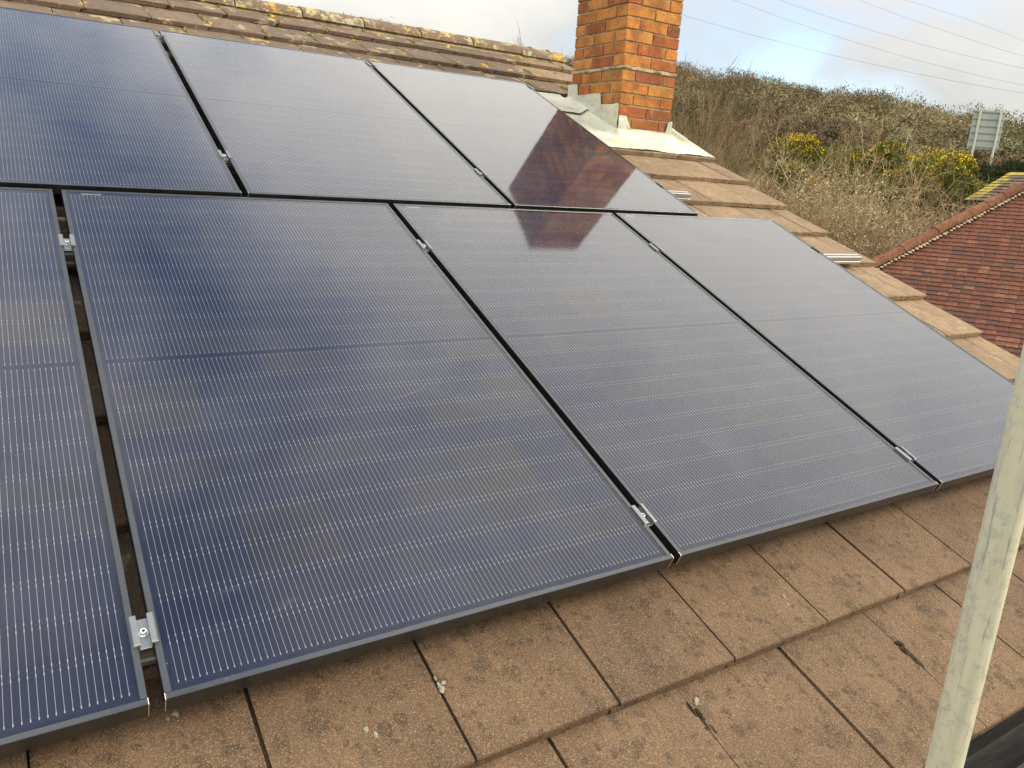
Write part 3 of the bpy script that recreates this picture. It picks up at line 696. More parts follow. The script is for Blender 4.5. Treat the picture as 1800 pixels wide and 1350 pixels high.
def clamp(u, v, n, label, end=False):
    """omega clamp: two wings on the frames, a sunk web with a bolt"""
    e = tag(empty('panel_clamp', rw(u, v, n), (SL, 0, 0)), label, 'clamp', 'clamps between the panels')
    hg = G/2; L = .031; th = .0022
    if not end:
        prof = [(-hg-.0075, .0006), (-hg+.0015, .0006), (-hg+.0015, -.011), (hg-.0015, -.011), (hg-.0015, .0006), (hg+.0075, .0006), (hg+.0075, .0006+th+.0012), (hg+.0055, .0006+th+.0032), (hg-.0035, .0006+th+.0032), (hg-.0035, -.011+th), (-hg+.0035, -.011+th), (-hg+.0035, .0006+th+.0032), (-hg-.0055, .0006+th+.0032), (-hg-.0075, .0006+th+.0012)]
    else:
        prof = [(-.010, .0006), (.002, .0006), (.002, -FH), (.026, -FH), (.026, -FH+.003), (.005, -FH+.003), (.005, .0036), (-.010, .0036)]
    m_ = MB(); m_.extrude(prof, lambda a, b, t: (a, -L if t == 0 else L, b)); obj('body', m_.mesh('body', MAT['alu'] if not end else MAT['frame']), e)
    m_ = MB()                                   # sawn end faces shine
    for ys in (-L-.0006,):
        m_.extrude([(a, b) for a, b in prof], lambda a, b, t: (a, ys if t == 0 else ys+.0008, b))
    obj('sawn_end', m_.mesh('sawn_end', MAT['cut']), e)
    zb_ = -.011+th if not end else -FH+.003; xb = 0 if not end else .0145
    m_ = MB(); m_.tube([(xb, 0, zb_), (xb, 0, zb_+.0085)], .0062, 14); m_.tube([(xb, 0, zb_), (xb, 0, zb_+.0014)], .0085, 14)
    bo = obj('bolt', m_.mesh('bolt', MAT['steel'], bevel=.0006), e)
    m_ = MB(); m_.tube([(xb, 0, zb_+.0084), (xb, 0, zb_+.0088)], .0028, 6); obj('hex_socket', m_.mesh('hex_socket', MAT['gutter']), bo)
    return e
CL = [(-G/2, .143, 0, 'large silver clamp with bolt at the lower left gap, nearest the camera'), (-G/2, 1.556, 0, 'silver clamp with upright bolt high in the left panel gap'),
      (PW+G/2, .143, 0, 'clamp low in the gap between the two middle lower panels'), (PW+G/2, 1.556, 0, 'clamp high in the gap between the two middle lower panels'),
      (2*PW+1.5*G, .143, 0, 'clamp low in the gap left of the rightmost lower panel'), (2*PW+1.5*G, 1.556, 0, 'clamp high in the gap left of the rightmost lower panel')]
for u, v, n, lb in CL: clamp(u, v, n, lb)
for i, (u, a) in enumerate(((UO+G/2, 'upper left'), (UO+PW+1.5*G, 'upper right'))):
    for v, b in ((2.252, 'low in'), (3.742, 'at the top of')):
        clamp(u, v, upn(v), 'small silver clamp %s the %s panel gap' % (b, a))
EU = UO+2*G+2*PW; EL = 3*PW+2*G
clamp(EL, 1.556, 0, 'dark end clamp on the right side of the lower right panel', True)
clamp(EL, .143, 0, 'dark end clamp near the lower corner of the lower right panel', True)
clamp(EU, 2.252, upn(2.252), 'dark end clamp on the lower right side of the panel beside the chimney', True)
clamp(EU, 3.742, upn(3.742), 'dark end clamp by the ridge tiles left of the chimney', True)

# ------------------------------------------------------------------ scaffold pole and boards
PX, PY = .9856, -.7378
m_ = MB(); n = 40; R1, R2 = .02415, .0205; zz = [-3.3, -1.2, -.4, 0, .4, .8, 1.4, 2.8]
vs = []; pr_ = random.Random(2)
for z in zz:
    for k in range(n): a = 2*math.pi*k/n; vs.append((R1*math.cos(a), R1*math.sin(a), z+3.3))
for z in (zz[-1], zz[0]):
    for k in range(n): a = 2*math.pi*k/n; vs.append((R2*math.cos(a), R2*math.sin(a), z+3.3))
nz = len(zz); fs = []
for j in range(nz-1):
    for k in range(n): fs.append((j*n+k, j*n+(k+1) % n, (j+1)*n+(k+1) % n, (j+1)*n+k))
for k in range(n):
    k2 = (k+1) % n; fs.append(((nz-1)*n+k, (nz-1)*n+k2, nz*n+k2, nz*n+k)); fs.append((nz*n+k, nz*n+k2, (nz+1)*n+k2, (nz+1)*n+k)); fs.append(((nz+1)*n+k, (nz+1)*n+k2, k2, k))
o = obj('scaffold_pole', mesh('scaffold_pole', vs, fs, MAT['galv'], smooth=True), None, (PX, PY, -3.3)); tag(o, 'upright galvanised steel scaffold pole at the right edge, in front of the gutter', 'pole')
m_ = MB(); m_.box((-2.2, 0, 0), (2.2, .222, .038)); bme = m_.mesh('scaffold_board', MAT['timber'], bevel=.003)
bl = ['timber scaffold board under the gutter, nearest the house wall', 'timber scaffold board below the gutter lip in the lower right corner']
for i, yy in enumerate((-.42, -.655)):
    o = obj('scaffold_board', bme, None, (2.3+.02*i, yy, -1.15)); tag(o, bl[i], 'scaffold board', 'scaffold boards under the eaves')
m_ = MB(); m_.tube([(0, -.95, 0), (0, -.16, 0)], .024, 16); tme = m_.mesh('scaffold_transom', MAT['galv'], smooth=True)
for i, xx in enumerate((.55, 2.1, 3.9)):
    o = obj('scaffold_transom', tme, None, (xx, 0, -1.1755)); tag(o, 'short scaffold tube carrying the boards below the eaves', 'scaffold tube', 'tubes under the scaffold boards')
    m_ = MB(); m_.tube([(0, 0, 0), (0, 0, 3.3-1.1755-.024)], .024, 14)
    o2 = obj('scaffold_upright', m_.mesh('scaffold_upright', MAT['galv'], smooth=True), None, (xx, -.9, -3.3)); tag(o2, 'scaffold upright standing on the ground below the boards', 'scaffold tube', 'uprights under the scaffold boards')

# ------------------------------------------------------------------ neighbour's hipped roof of red plain tiles
def frame_az(az):
    a = rad(az); l = Vector((math.sin(a), math.cos(a), 0)); return l, Vector((-math.cos(a), math.sin(a), 0))
APX = Vector((14.2347, 5.5662, 1.2569)); PIT = rad(37.2); lft, outw = frame_az(-26)
tanp = math.tan(PIT); dnv = (outw - Vector((0, 0, tanp))).normalized(); nrm = lft.cross(dnv).normalized()
if nrm.z < 0: nrm = -nrm
nh = tag(empty('neighbour_house', Vector((APX.x, APX.y, terrain(APX.x, APX.y)))), 'neighbouring house with a hipped roof of mottled red clay tiles at the right', 'house')
ninv = Matrix.Translation(-nh.location)
def npart(name, me, parent=None):
    o = obj(name, me, parent or nh)
    if not parent: o.matrix_parent_inverse = ninv
    return o
RUN = 4.3; RL = 4.5     # plan run of the slope, half ridge length
D_ = RUN; zt_ = -RUN*tanp
def P_(a, b, zoff=0): return APX + lft*a + outw*b + Vector((0, 0, zoff))   # a along left, b towards viewer
e1, e2, e3, e4 = P_(D_, D_, zt_), P_(-RL-D_, D_, zt_), P_(-RL-D_, -D_, zt_), P_(D_, -D_, zt_)
A0, A1 = APX.copy(), P_(-RL, 0)
dn_ = Vector((0, 0, -.035))
m_ = MB(); m_.add([p+dn_ for p in (e1, e2, e3, e4, A0, A1)] , [(0,1,5,4),(1,2,5),(2,3,4,5),(3,0,4),(0,3,2,1)])
nroof = npart('roof', m_.mesh('roof', MAT['clay']))
wl = [P_(D_-.3, D_-.3), P_(-RL-D_+.3, D_-.3), P_(-RL-D_+.3, -D_+.3), P_(D_-.3, -D_+.3)]
zb_ = -3.6
m_ = MB(); m_.add([Vector((p.x, p.y, zb_)) for p in wl]+[Vector((p.x, p.y, A0.z+zt_+.1)) for p in wl], [(0,1,5,4),(1,2,6,5),(2,3,7,6),(3,0,4,7),(4,5,6,7)])
npart('wall', m_.mesh('wall', MAT['wallbrick']))
# plain tiles
tw, tg = .150, .100
def ptile(seed):
    r = random.Random(seed); m_ = MB(); w = tw-.003; L = .22; t_ = .017; nn = 4; vs = []
    for (y, zz) in ((0, 0), (L, -.026)):
        for i in range(nn+1):
            x = w*i/nn; c_ = .004*(1-(2*i/nn-1)**2) + r.uniform(-.0012, .0012); vs.append((x, y + (r.uniform(-.003, .003) if y == 0 else 0), zz+c_))
    b = len(vs); vs += [(x, y, z-t_) for x, y, z in vs]; k = nn+1
    fs = [(i, i+1, k+i+1, k+i) for i in range(nn)] + [(b+k+i, b+k+i+1, b+i+1, b+i) for i in range(nn)] + [(b+i, b+i+1, i+1, i) for i in range(nn)] + [(k+i, k+i+1, b+k+i+1, b+k+i) for i in range(nn)] + [(0, k, b+k, b), (nn, b+nn, b+k+nn, k+nn)]
    return mesh('tile', vs, fs, MAT['clay'])
pts_ = [ptile(i) for i in range(5)]
# local axes of the slope: x to the right (-lft), y up the slope, z normal
Xr = -lft; Yu = -dnv; Zn = Xr.cross(Yu)
if Zn.dot(nrm) < 0: Zn = -Zn
rotm = Matrix((Xr, Yu, Zn)).transposed()
SLEN = RUN/math.cos(PIT); tr = random.Random(44); cand = []
nrow = int(SLEN/tg)
camr = M.inverted()
for j in range(nrow):
    s_ = .10 + j*tg                       # distance down the slope from the ridge to the tile nose
    b = s_*math.cos(PIT); off = (tw/2 if j % 2 else 0) + tr.uniform(-.012, .012)
    x = -b + off - tw*2
    while x < min(RL + b, 5.2):
        if x + tw*.9 > -b + .02:
            base = APX + Xr*x + dnv*s_ + Zn*.004
            q = camr @ base; sx_, sy_ = q.x/-q.z*.7545+.5, .5 + q.y/-q.z*.7545*4/3
            px_, py_ = sx_*1800, (1-sy_)*1350; vis = 1500 < px_ < 1830 and py_ < 485 + (px_-1548)*.80
            cand.append((not vis, -q.z, base, x, b))
        x += tw
cand.sort(key=lambda c_: (c_[0], c_[1]))
rest = MB()
for i, (hid, dd, base, x, b) in enumerate(cand):
    jit = Matrix.Rotation(tr.uniform(-.012, .012), 3, 'Z') @ Matrix.Rotation(tr.uniform(-.015, .015), 3, 'X') @ Matrix.Rotation(tr.uniform(-.012, .012), 3, 'Y')
    me = pts_[tr.randrange(5)]
    if i < 298:
        o = obj('tile', me, nroof); mw = (rotm @ jit).to_4x4(); mw.translation = base; o.matrix_basis = mw
    else:
        rm = rotm @ jit; rest.add([base + rm @ v.co for v in me.vertices], [tuple(p.vertices) for p in me.polygons])
tag(npart('remaining_tiles', rest.mesh('remaining_tiles', MAT['clay'], fix=False), nroof), kind='stuff')
# hip tiles, half round, from the apex downwards, on a bed of mortar
hipd = ((lft+outw)/math.sqrt(2) - Vector((0, 0, tanp/math.sqrt(2)))); hipl = hipd.length*D_*math.sqrt(2)/1.0; hipd.normalize()
sidev = hipd.cross(Vector((0, 0, 1))).normalized(); upv = sidev.cross(hipd).normalized()
if upv.z < 0: upv = -upv
hrot = Matrix((sidev, hipd, sidev.cross(hipd))).transposed()
if (hrot @ Vector((0, 0, 1))).z < 0: hrot = Matrix((-sidev, hipd, (-sidev).cross(hipd))).transposed()
def hip_me(seed):
    r = random.Random(seed); n = 10; vs = []; L = .36
    for (y, s_) in ((0, .93), (.03, .95), (L-.012, 1.0), (L, 1.02), (L, .86), (0, .80)):
        for i in range(n):
            a = math.pi*i/(n-1); vs.append((math.cos(a)*.115*s_*(1+r.uniform(-.01, .01)), y, math.sin(a)*.105*s_ - .02))
    fs = [(j*n+i, j*n+i+1, (j+1)*n+i+1, (j+1)*n+i) for j in range(5) for i in range(n-1)] + [(5*n+i, 5*n+i+1, i+1, i) for i in range(n-1)]
    me = mesh('hip_tile', vs, fs, MAT['clay_hip'], smooth=False); bm = bmesh.new(); bm.from_mesh(me); bmesh.ops.recalc_face_normals(bm, faces=bm.faces); bm.to_mesh(me); bm.free(); return me
hms = [hip_me(i) for i in range(3)]
hl = 0.0; hp = APX + upv*.035
while hl < 3.7:
    o = obj('hip_tile', hms[tr.randrange(3)], nroof); mw = (hrot @ Matrix.Rotation(tr.uniform(-.03, .03), 3, 'Y')).to_4x4(); mw.translation = hp + hipd*hl + upv*tr.uniform(-.006, .006); o.matrix_basis = mw; hl += .335
m_ = MB()
bedr = random.Random(6)
for sd in (1, -1):
    for i in range(58):
        s_ = .02 + i*.068
        p = hp + hipd*s_ + sidev*sd*(.118+bedr.uniform(-.01, .012)) - upv*(.040+.02)
        lump(m_, p, bedr.uniform(.02, .035), bedr.uniform(.025, .05), bedr.uniform(.018, .032), bedr, rot=0)
tag(npart('hip_mortar', m_.mesh('hip_mortar', MAT['mortar_pale'], smooth=True), nroof), kind='stuff')
# ridge run of the neighbour's roof
m_ = MB(); m_.tube([A0 + Vector((0, 0, -.03)) - Xr*0 + Xr*.05, A1 + Vector((0, 0, -.03))], .11, 14); npart('ridge_run', m_.mesh('ridge_run', MAT['clay_hip'], smooth=True), nroof)

# ------------------------------------------------------------------ small roof with yellow lichen behind it
l2, o2 = frame_az(15); E0 = Vector((20.7383, 9.9099, 1.1168)); P2 = rad(30)
ob = tag(empty('outbuilding', Vector((E0.x, E0.y, terrain(E0.x, E0.y)))), 'small building with dark courses and yellow lichen on its verge, behind the red roof', 'building')
oinv = Matrix.Translation(-ob.location)
def opart(name, me):
    o = obj(name, me, ob); o.matrix_parent_inverse = oinv; return o
up2 = (-o2 + Vector((0, 0, math.tan(P2)))).normalized(); X2 = -l2; n2 = X2.cross(up2).normalized()
if n2.z < 0: n2 = -n2
LR, NC = 1.52, 10; m_ = MB(); m2_ = MB(); r2 = random.Random(8)
for j in range(NC):
    g2 = LR/NC; a = E0 + up2*(j*g2)
    for k in range(22):
        xa, xb = k*.165, k*.165+.161
        pr = [a + X2*xa, a + X2*xb, a + X2*xb + up2*(g2*1.25), a + X2*xa + up2*(g2*1.25)]
        jz = r2.uniform(-.004, .004)
        hi = [pr[0]+n2*(.030+jz), pr[1]+n2*(.030+jz), pr[2]+n2*(.004), pr[3]+n2*(.004)]
        lo = [p - n2*.014 for p in hi]
        tgt = m2_ if (k < 1 + (r2.random() < .6) or (j >= NC-1) or r2.random() < .05) else m_
        tgt.add(hi+lo, [(0,1,2,3),(0,4,5,1),(1,5,6,2),(3,7,4,0),(2,6,7,3)])
tag(opart('tile_courses', m_.mesh('tile_courses', MAT['slate'])), kind='stuff')
tag(opart('lichen_tiles', m2_.mesh('lichen_tiles', MAT['lichen'])), 'yellow lichen crusted tiles along the verge and ridge', kind='stuff')
rdg = E0 + up2*LR; bk = -o2
m_ = MB(); pr = [E0 - n2*.012, rdg - n2*.012, rdg + (bk*1.3 - Vector((0, 0, .75))), E0 - Vector((0, 0, .12))]
m_.add([p for p in pr] + [p + X2*3.6 for p in pr], [(0,1,2,3),(7,6,5,4),(0,4,5,1),(1,5,6,2),(2,6,7,3),(3,7,4,0)]); opart('roof', m_.mesh('roof', MAT['felt']))
q0 = E0 - Vector((0, 0, .02)) + X2*.05 + bk*.06
m_ = MB(); pr = [q0 - Vector((0, 0, .05)), q0 - Vector((0, 0, .15)), q0 - Vector((0, 0, .15)) + bk*.03, q0 - Vector((0, 0, .05)) + bk*.03]
m_.add(pr + [p + X2*3.5 for p in pr], [(0,1,2,3),(7,6,5,4),(0,4,5,1),(1,5,6,2),(2,6,7,3),(3,7,4,0)]); opart('fascia', m_.mesh('fascia', MAT['white']))
gz = terrain(E0.x, E0.y)-.3
w0 = q0 + bk*.15 + X2*.1; pl_ = [w0, w0+X2*3.3, w0+X2*3.3+bk*2.2, w0+bk*2.2]
m_ = MB(); m_.add([Vector((p.x, p.y, gz)) for p in pl_]+[Vector((p.x, p.y, E0.z-.1)) for p in pl_], [(0,1,5,4),(1,2,6,5),(2,3,7,6),(3,0,4,7),(4,5,6,7)]); opart('wall', m_.mesh('wall', MAT['render']))

# ------------------------------------------------------------------ vegetation
def polar(az, d, z=None):
    a = rad(az); x, y = CAM.x+d*math.sin(a), CAM.y+d*math.cos(a); return Vector((x, y, terrain(x, y) if z is None else z))
def clear(az, d, m=.8):
    "step back along the bearing until the spot is outside the neighbour's house"
    for _ in range(60):
        q = polar(az, d) - APX; a, b = q.dot(lft), q.dot(outw)
        if not (-RL-D_-m < a < D_+m and -D_-m < b < D_+m): break
        d += .4
    return d
class Tw:
    """collects tapered three-sided twigs with numpy"""
    def __init__(s): s.a = []; s.b = []; s.ra = []; s.rb = []
    def seg(s, a, b, ra, rb): s.a.append(tuple(a)); s.b.append(tuple(b)); s.ra.append(ra); s.rb.append(rb)
    def mesh(s, name, mat):
        A = np.array(s.a); B = np.array(s.b); ra = np.array(s.ra)[:, None]; rb = np.array(s.rb)[:, None]
        t = B-A; t /= np.linalg.norm(t, axis=1)[:, None]+1e-9
        ref = np.where(np.abs(t[:, 2:3]) < .9, np.array([[0, 0, 1.]]), np.array([[1., 0, 0]]))
        p = np.cross(t, ref); p /= np.linalg.norm(p, axis=1)[:, None]; q = np.cross(t, p); n = len(A)
        V = np.zeros((n, 6, 3))
        for k in range(3):
            c_, s_ = math.cos(2.094*k), math.sin(2.094*k)
            V[:, k] = A + (p*c_+q*s_)*ra; V[:, 3+k] = B + (p*c_+q*s_)*rb
        base = np.array([(0,1,4,3),(1,2,5,4),(2,0,3,5)]); F = (np.arange(n)[:, None, None]*6 + base[None]).reshape(-1, 4)
        return npmesh(name, V.reshape(-1, 3), F, mat)
def npmesh(name, V, F, mat, colors=None):
    me = bpy.data.meshes.new(name); nv, nf, k = len(V), len(F), F.shape[1]
    me.vertices.add(nv); me.vertices.foreach_set('co', V.astype(np.float32).ravel()); me.loops.add(nf*k); me.loops.foreach_set('vertex_index', F.astype(np.int32).ravel())
    me.polygons.add(nf); me.polygons.foreach_set('loop_start', np.arange(nf, dtype=np.int32)*k); me.polygons.foreach_set('loop_total', np.full(nf, k, dtype=np.int32))
    me.materials.append(mat); me.update(calc_edges=True)
    if colors is not None:
        ca = me.color_attributes.new('Col', 'FLOAT_COLOR', 'POINT'); ca.data.foreach_set('color', colors.astype(np.float32).ravel())
    return me
def rv(r, s=1.0): return Vector((r.gauss(0, s), r.gauss(0, s), r.gauss(0, s)))
def grow(T, r, p, d, L, rad_, nseg, wander, trop, kids, depth, klen=.55, kang=.7, kmin=.25):
    """a wandering stem; kids = list of child counts per level; trop = pull upwards (+) or downwards (-)"""
    pts = [Vector(p)]; d = Vector(d).normalized(); sl = L/nseg
    for i in range(nseg):
        d = (d + rv(r, wander) + Vector((0, 0, trop))).normalized(); q = pts[-1] + d*sl
        f0, f1 = 1-.75*i/nseg, 1-.75*(i+1)/nseg
        T.seg(pts[-1], q, rad_*f0, rad_*f1); pts.append(q)
    if depth < len(kids):
        for _ in range(kids[depth]):
            f = kmin + (1-kmin)*r.random(); k = min(nseg-1, int(f*nseg)); b = pts[k].lerp(pts[k+1], f*nseg-k)
            ax = (pts[k+1]-pts[k]).normalized(); sd = ax.cross(rv(r)).normalized()
            nd = ax*math.cos(kang) + sd*math.sin(kang)*r.uniform(.6, 1.3)
            grow(T, r, b, nd, L*klen*r.uniform(.5, 1.1)*(1.15-.5*f), max(rad_*.45, .0028), max(2, nseg-2), wander*1.2, trop, kids, depth+1, klen, kang, .15)
    return pts[-1]
def sapling(seed, h=5.0, spread=.9, stems=9):
    r = random.Random(seed); T = Tw()
    for i in range(stems):
        a = r.uniform(0, 6.28); b = Vector((math.cos(a), math.sin(a), 0))*spread*math.sqrt(r.random())
        grow(T, r, b, Vector((b.x*.12+r.gauss(0, .06), b.y*.12+r.gauss(0, .06), 1)), h*r.uniform(.62, 1.0), .017*h/5, 9, .055, .035, [17, 7], 0, .36, .42, .18)
    return T.mesh('stems', MAT['tw_sapling'])
def tangle(seed, h=3.0, spread=1.6, stems=40, mat='tw_pale'):
    r = random.Random(seed); T = Tw()
    for i in range(stems):
        a = r.uniform(0, 6.28); b = Vector((math.cos(a), math.sin(a), 0))*spread*.6*math.sqrt(r.random())
        grow(T, r, b, Vector((math.cos(a)*.5+r.gauss(0, .3), math.sin(a)*.5+r.gauss(0, .3), 1.3)), h*r.uniform(.7, 1.35), .013, 9, .16, -.045, [10, 6], 0, .40, .95, .2)
    return T.mesh('stems', MAT[mat])
def fluff(seed, h, spread, n, mat='fluff', size=.022):
    r = random.Random(seed); V = []; F = []
    for i in range(n):
        a = r.uniform(0, 6.28); q = math.sqrt(r.random()); z = h*(.35+.65*(1-q*q*.8))*r.uniform(.75, 1.0); p = np.array([math.cos(a)*q*spread, math.sin(a)*q*spread, z])
        s_ = size*r.uniform(.5, 1.3); R3 = np.array([[r.gauss(0, 1) for _ in range(3)] for _ in range(3)]); tri = p + R3*s_*.6
        b = len(V); V += list(tri) ; F.append((b, b+1, b+2))
    return npmesh('seed_heads', np.array(V), np.array(F), MAT[mat])
def bare(seed, h=3.5, stems=7, mat='tw_brown', spread=.5):
    r = random.Random(seed); T = Tw()
    for i in range(stems):
        a = r.uniform(0, 6.28); b = Vector((math.cos(a), math.sin(a), 0))*spread*r.random()
        grow(T, r, b, Vector((math.cos(a)*.55, math.sin(a)*.55, 1)), h*r.uniform(.6, 1.0), .02, 8, .13, .02, [14, 8], 0, .45, .75, .15)
    return T.mesh('stems', MAT[mat])
def spiky(seed, h=1.6, spread=1.3, n=5200, lobes=9, leaf=.10, mat='gorse', wid=.012, zlo=.38, zhi=.78):
    """evergreen mass: short needles on the shells of several lobes"""
    r = random.Random(seed); nr = np.random.RandomState(seed)
    lb = [(r.gauss(0, spread*.42), r.gauss(0, spread*.42), h*r.uniform(zlo, zhi), r.uniform(.28, .5)*spread*.8) for _ in range(lobes)]
    k = nr.randint(0, lobes, n); C = np.array([l[:3] for l in lb])[k]; Rr = np.array([l[3] for l in lb])[k]
    d = nr.normal(size=(n, 3)); d[:, 2] = np.abs(d[:, 2])*.9 - .25; d /= np.linalg.norm(d, axis=1)[:, None]
    base = C + d*(Rr*nr.uniform(.35, 1.0, n)**.5)[:, None]; base[:, 2] = np.maximum(base[:, 2], .02)
    dirn = d + nr.normal(size=(n, 3))*.55 + np.array([0, 0, .45]); dirn /= np.linalg.norm(dirn, axis=1)[:, None]
    sd = np.cross(dirn, nr.normal(size=(n, 3))); sd /= np.linalg.norm(sd, axis=1)[:, None]; L = leaf*nr.uniform(.6, 1.5, n)[:, None]
    V = np.stack([base - sd*wid, base + sd*wid, base + dirn*L], 1).reshape(-1, 3); F = np.arange(n*3).reshape(-1, 3)
    return npmesh('foliage', V, F, MAT[mat]), lb
def flowers(seed, lb, n=1500, frac=.45, size=.035):
    nr = np.random.RandomState(seed); V = []
    sel = [l for l in lb if nr.rand() < frac] or lb[:2]
    k = nr.randint(0, len(sel), n); C = np.array([l[:3] for l in sel])[k]; Rr = np.array([l[3] for l in sel])[k]
    d = nr.normal(size=(n, 3)); d[:, 2] = np.abs(d[:, 2]) + .15; d /= np.linalg.norm(d, axis=1)[:, None]
    p = C + d*(Rr*nr.uniform(.92, 1.18, n))[:, None]; s_ = size*nr.uniform(.6, 1.4, (n, 1, 1))
    V = (p[:, None, :] + nr.normal(size=(n, 3, 3))*s_*.6).reshape(-1, 3)
    return npmesh('flowers', V, np.arange(n*3).reshape(-1, 3), MAT['gorse_fl'])
def stem_part(seed, h, n=5, mat='tw_bark', spread=.5):
    r = random.Random(seed); T = Tw()
    for i in range(n): grow(T, r, (0, 0, -.05), Vector((r.gauss(0, spread), r.gauss(0, spread), 1)), h*r.uniform(.6, 1), .035, 6, .12, .02, [4], 0, .5, .7)
    return T.mesh('branches', MAT[mat])
def plant(name, parts, loc, rz, sc, label, cat, group=None):
    e = tag(empty(name, loc, (0, 0, rz)), label, cat, group); e.scale = (sc, sc, sc) if not isinstance(sc, tuple) else sc
    for nm, me in parts:
        o = obj(nm, me, e)
        if nm in ('foliage', 'flowers', 'seed_heads'): o['kind'] = 'stuff'
    return e
vr = random.Random(101)
# tall bare saplings right of the chimney
SAP = [sapling(200+i, 5.4, .9, 10) for i in range(4)]
SLAB = 'tall thicket of bare reddish brown saplings behind the chimney and verge'
k = 0
for (az, d, top) in [(41.2, 13.5, 2.6), (42.6, 15, 3.1), (43.6, 12.6, 2.75), (44.6, 14.5, 2.95), (45.4, 13, 2.2), (46.2, 16, 2.85), (47.0, 13.6, 1.7), (47.9, 15.5, 2.0), (48.8, 14.2, 1.2), (43.2, 18, 3.7), (45.3, 19, 3.4), (47.4, 20, 3.0), (49.6, 18, 1.5), (40.0, 16, 3.6), (38.4, 18, 3.6), (44.2, 22, 3.7), (46.6, 24, 3.6), (48.6, 23, 2.8), (42.0, 21, 4.1)]:
    top -= .45 + .02*d + (1.1 if az > 45.5 and d > 15 else 0)
    p = polar(az, d); s_ = (top-p.z)/5.15
    plant('sapling_thicket', [('stems', SAP[k % 4])], p, vr.uniform(0, 6), (max(.75, s_*.95), max(.75, s_*.95), s_), SLAB, 'sapling', 'bare saplings behind the chimney'); k += 1
# pale bramble and clematis tangles in the middle
TAN = [tangle(300+i, 3.0, 1.7, 34) for i in range(3)]; FLU = [fluff(320+i, 3.0, 1.9, 2600) for i in range(3)]
TANB = [tangle(340+i, 3.0, 1.7, 34, 'tw_brown') for i in range(2)]
TLAB = 'pale tangled bramble and seed fluff filling the hollow beyond the verge'
k = 0
for (az, d, top) in [(50.2, 15.0, .55), (51.6, 17.5, 1.15), (53.2, 19, 1.75), (54.6, 18, 1.35), (52.4, 14, .35), (54.0, 15, .30), (55.6, 16.5, .75), (56.8, 18.5, 1.0), (57.9, 20.5, .95), (54.4, 14, -.3), (53.0, 12.4, -.35), (51.0, 12.8, .05), (49.2, 12.6, .5), (58.6, 22, .9), (60.2, 22.5, .85), (61.6, 24, .9), (47.6, 12, .35), (54.8, 21, 1.85), (52.4, 22, 1.9), (50.6, 20, 1.25), (57.2, 23, 1.5), (62.8, 24, .9)]:
    d1 = clear(az, d, 1.3); top += .05 if d > 15 else .1; top += max(0, d1-d)*.055; p = polar(az, d1); s_ = (top-p.z)/3.1; j = k % 3
    parts = [('stems', TAN[j]), ('seed_heads', FLU[j])] if k % 5 != 3 else [('stems', TANB[k % 2])]
    plant('bramble_bush', parts, p, vr.uniform(0, 6), (max(.8, s_*.95), max(.8, s_*.95), s_), TLAB if k % 5 != 3 else 'brown leafless bramble among the pale tangles beyond the verge', 'bush', 'bramble bushes beyond the verge' if k % 5 != 3 else 'brown brambles beyond the verge'); k += 1
# gorse in flower
for (az, d, top, w, lab, sd, fr_) in [(50.15, 25, 2.35, 1.15, 'dark gorse bush with a yellow flowered side, left of the pale brambles', 1, .5), (51.3, 25.5, 1.75, .7, 'small low gorse beside the left yellow gorse bush', 2, .25), (55.6, 27, 2.35, .95, 'green gorse with few flowers behind the pale bramble top', 3, .2), (57.0, 26, 2.25, 1.0, 'gorse bush flowering yellow at its top, right of the brambles', 4, .45), (58.3, 25, 1.6, 1.1, 'green gorse mass below the yellow topped gorse', 5, .12), (59.5, 26, 2.15, 1.25, 'largest bright yellow gorse bush, left of the road sign', 6, .75), (60.6, 25, 1.5, .9, 'gorse with scattered flowers below the largest yellow gorse', 7, .35), (61.4, 28, 2.0, .7, 'small gorse bush with yellow tips near the left sign post', 8, .5), (62.6, 27, 1.2, 1.0, 'green gorse at the foot of the road sign posts', 9, .1), (53.8, 29, 2.6, 1.0, 'olive gorse clump above the pale bramble tangle', 10, .12)]:
    top += .35; w *= 1.25; p = polar(az, clear(az, d)); h = top-p.z; fo, lb = spiky(500+sd, h, 1.15*w, 11000, 15, .13, 'gorse', .016, .45, .90)
    e = plant('gorse_bush', [('foliage', fo), ('branches', stem_part(540+sd, h*.7)), ('flowers', flowers(560+sd, [l for l in lb if l[2] > h*.62] or lb, int(3600*fr_)+60, max(.2, fr_), .034))], p, 0, 1.0, lab, 'gorse', 'gorse bushes below the hill')
# bare shrubs between the brambles and the foot of the hill
BAR = [bare(600+i, 3.4, 7) for i in range(4)]; OLV = [spiky(640+i, 2.2, 1.8, 3800, 10, .16, 'olive', .03)[0] for i in range(2)]; EVR = [spiky(660+i, 2.4, 1.9, 4200, 11, .15, 'ever', .03)[0] for i in range(2)]
STP = stem_part(670, 1.8)
for i in range(120):
    d = 24 + 50*(i/120.)**.9; az = vr.uniform(36, 69) if d > 30 else vr.uniform(44, 66)
    d = clear(az, d, 1.5); p = polar(az, d); q = vr.random(); s_ = vr.uniform(.55, .95)*(1 if d > 34 else .8)
    if q < .84: plant('bare_shrub', [('stems', BAR[i % 4])], p, vr.uniform(0, 6), (s_*1.15, s_*1.15, s_*.92), 'leafless brown shrub in the scrub at the foot of the hill', 'shrub', 'leafless shrubs at the foot of the hill')
    elif q < .95: plant('olive_shrub', [('foliage', OLV[i % 2]), ('branches', STP)], p, vr.uniform(0, 6), s_*.8, 'dull olive green shrub among the brown scrub below the hill', 'shrub', 'olive shrubs below the hill')
    else: plant('evergreen_shrub', [('foliage', EVR[i % 2]), ('branches', STP)], p, vr.uniform(0, 6), s_*.8, 'dark evergreen shrub among the brown scrub below the hill', 'shrub', 'dark shrubs below the hill')
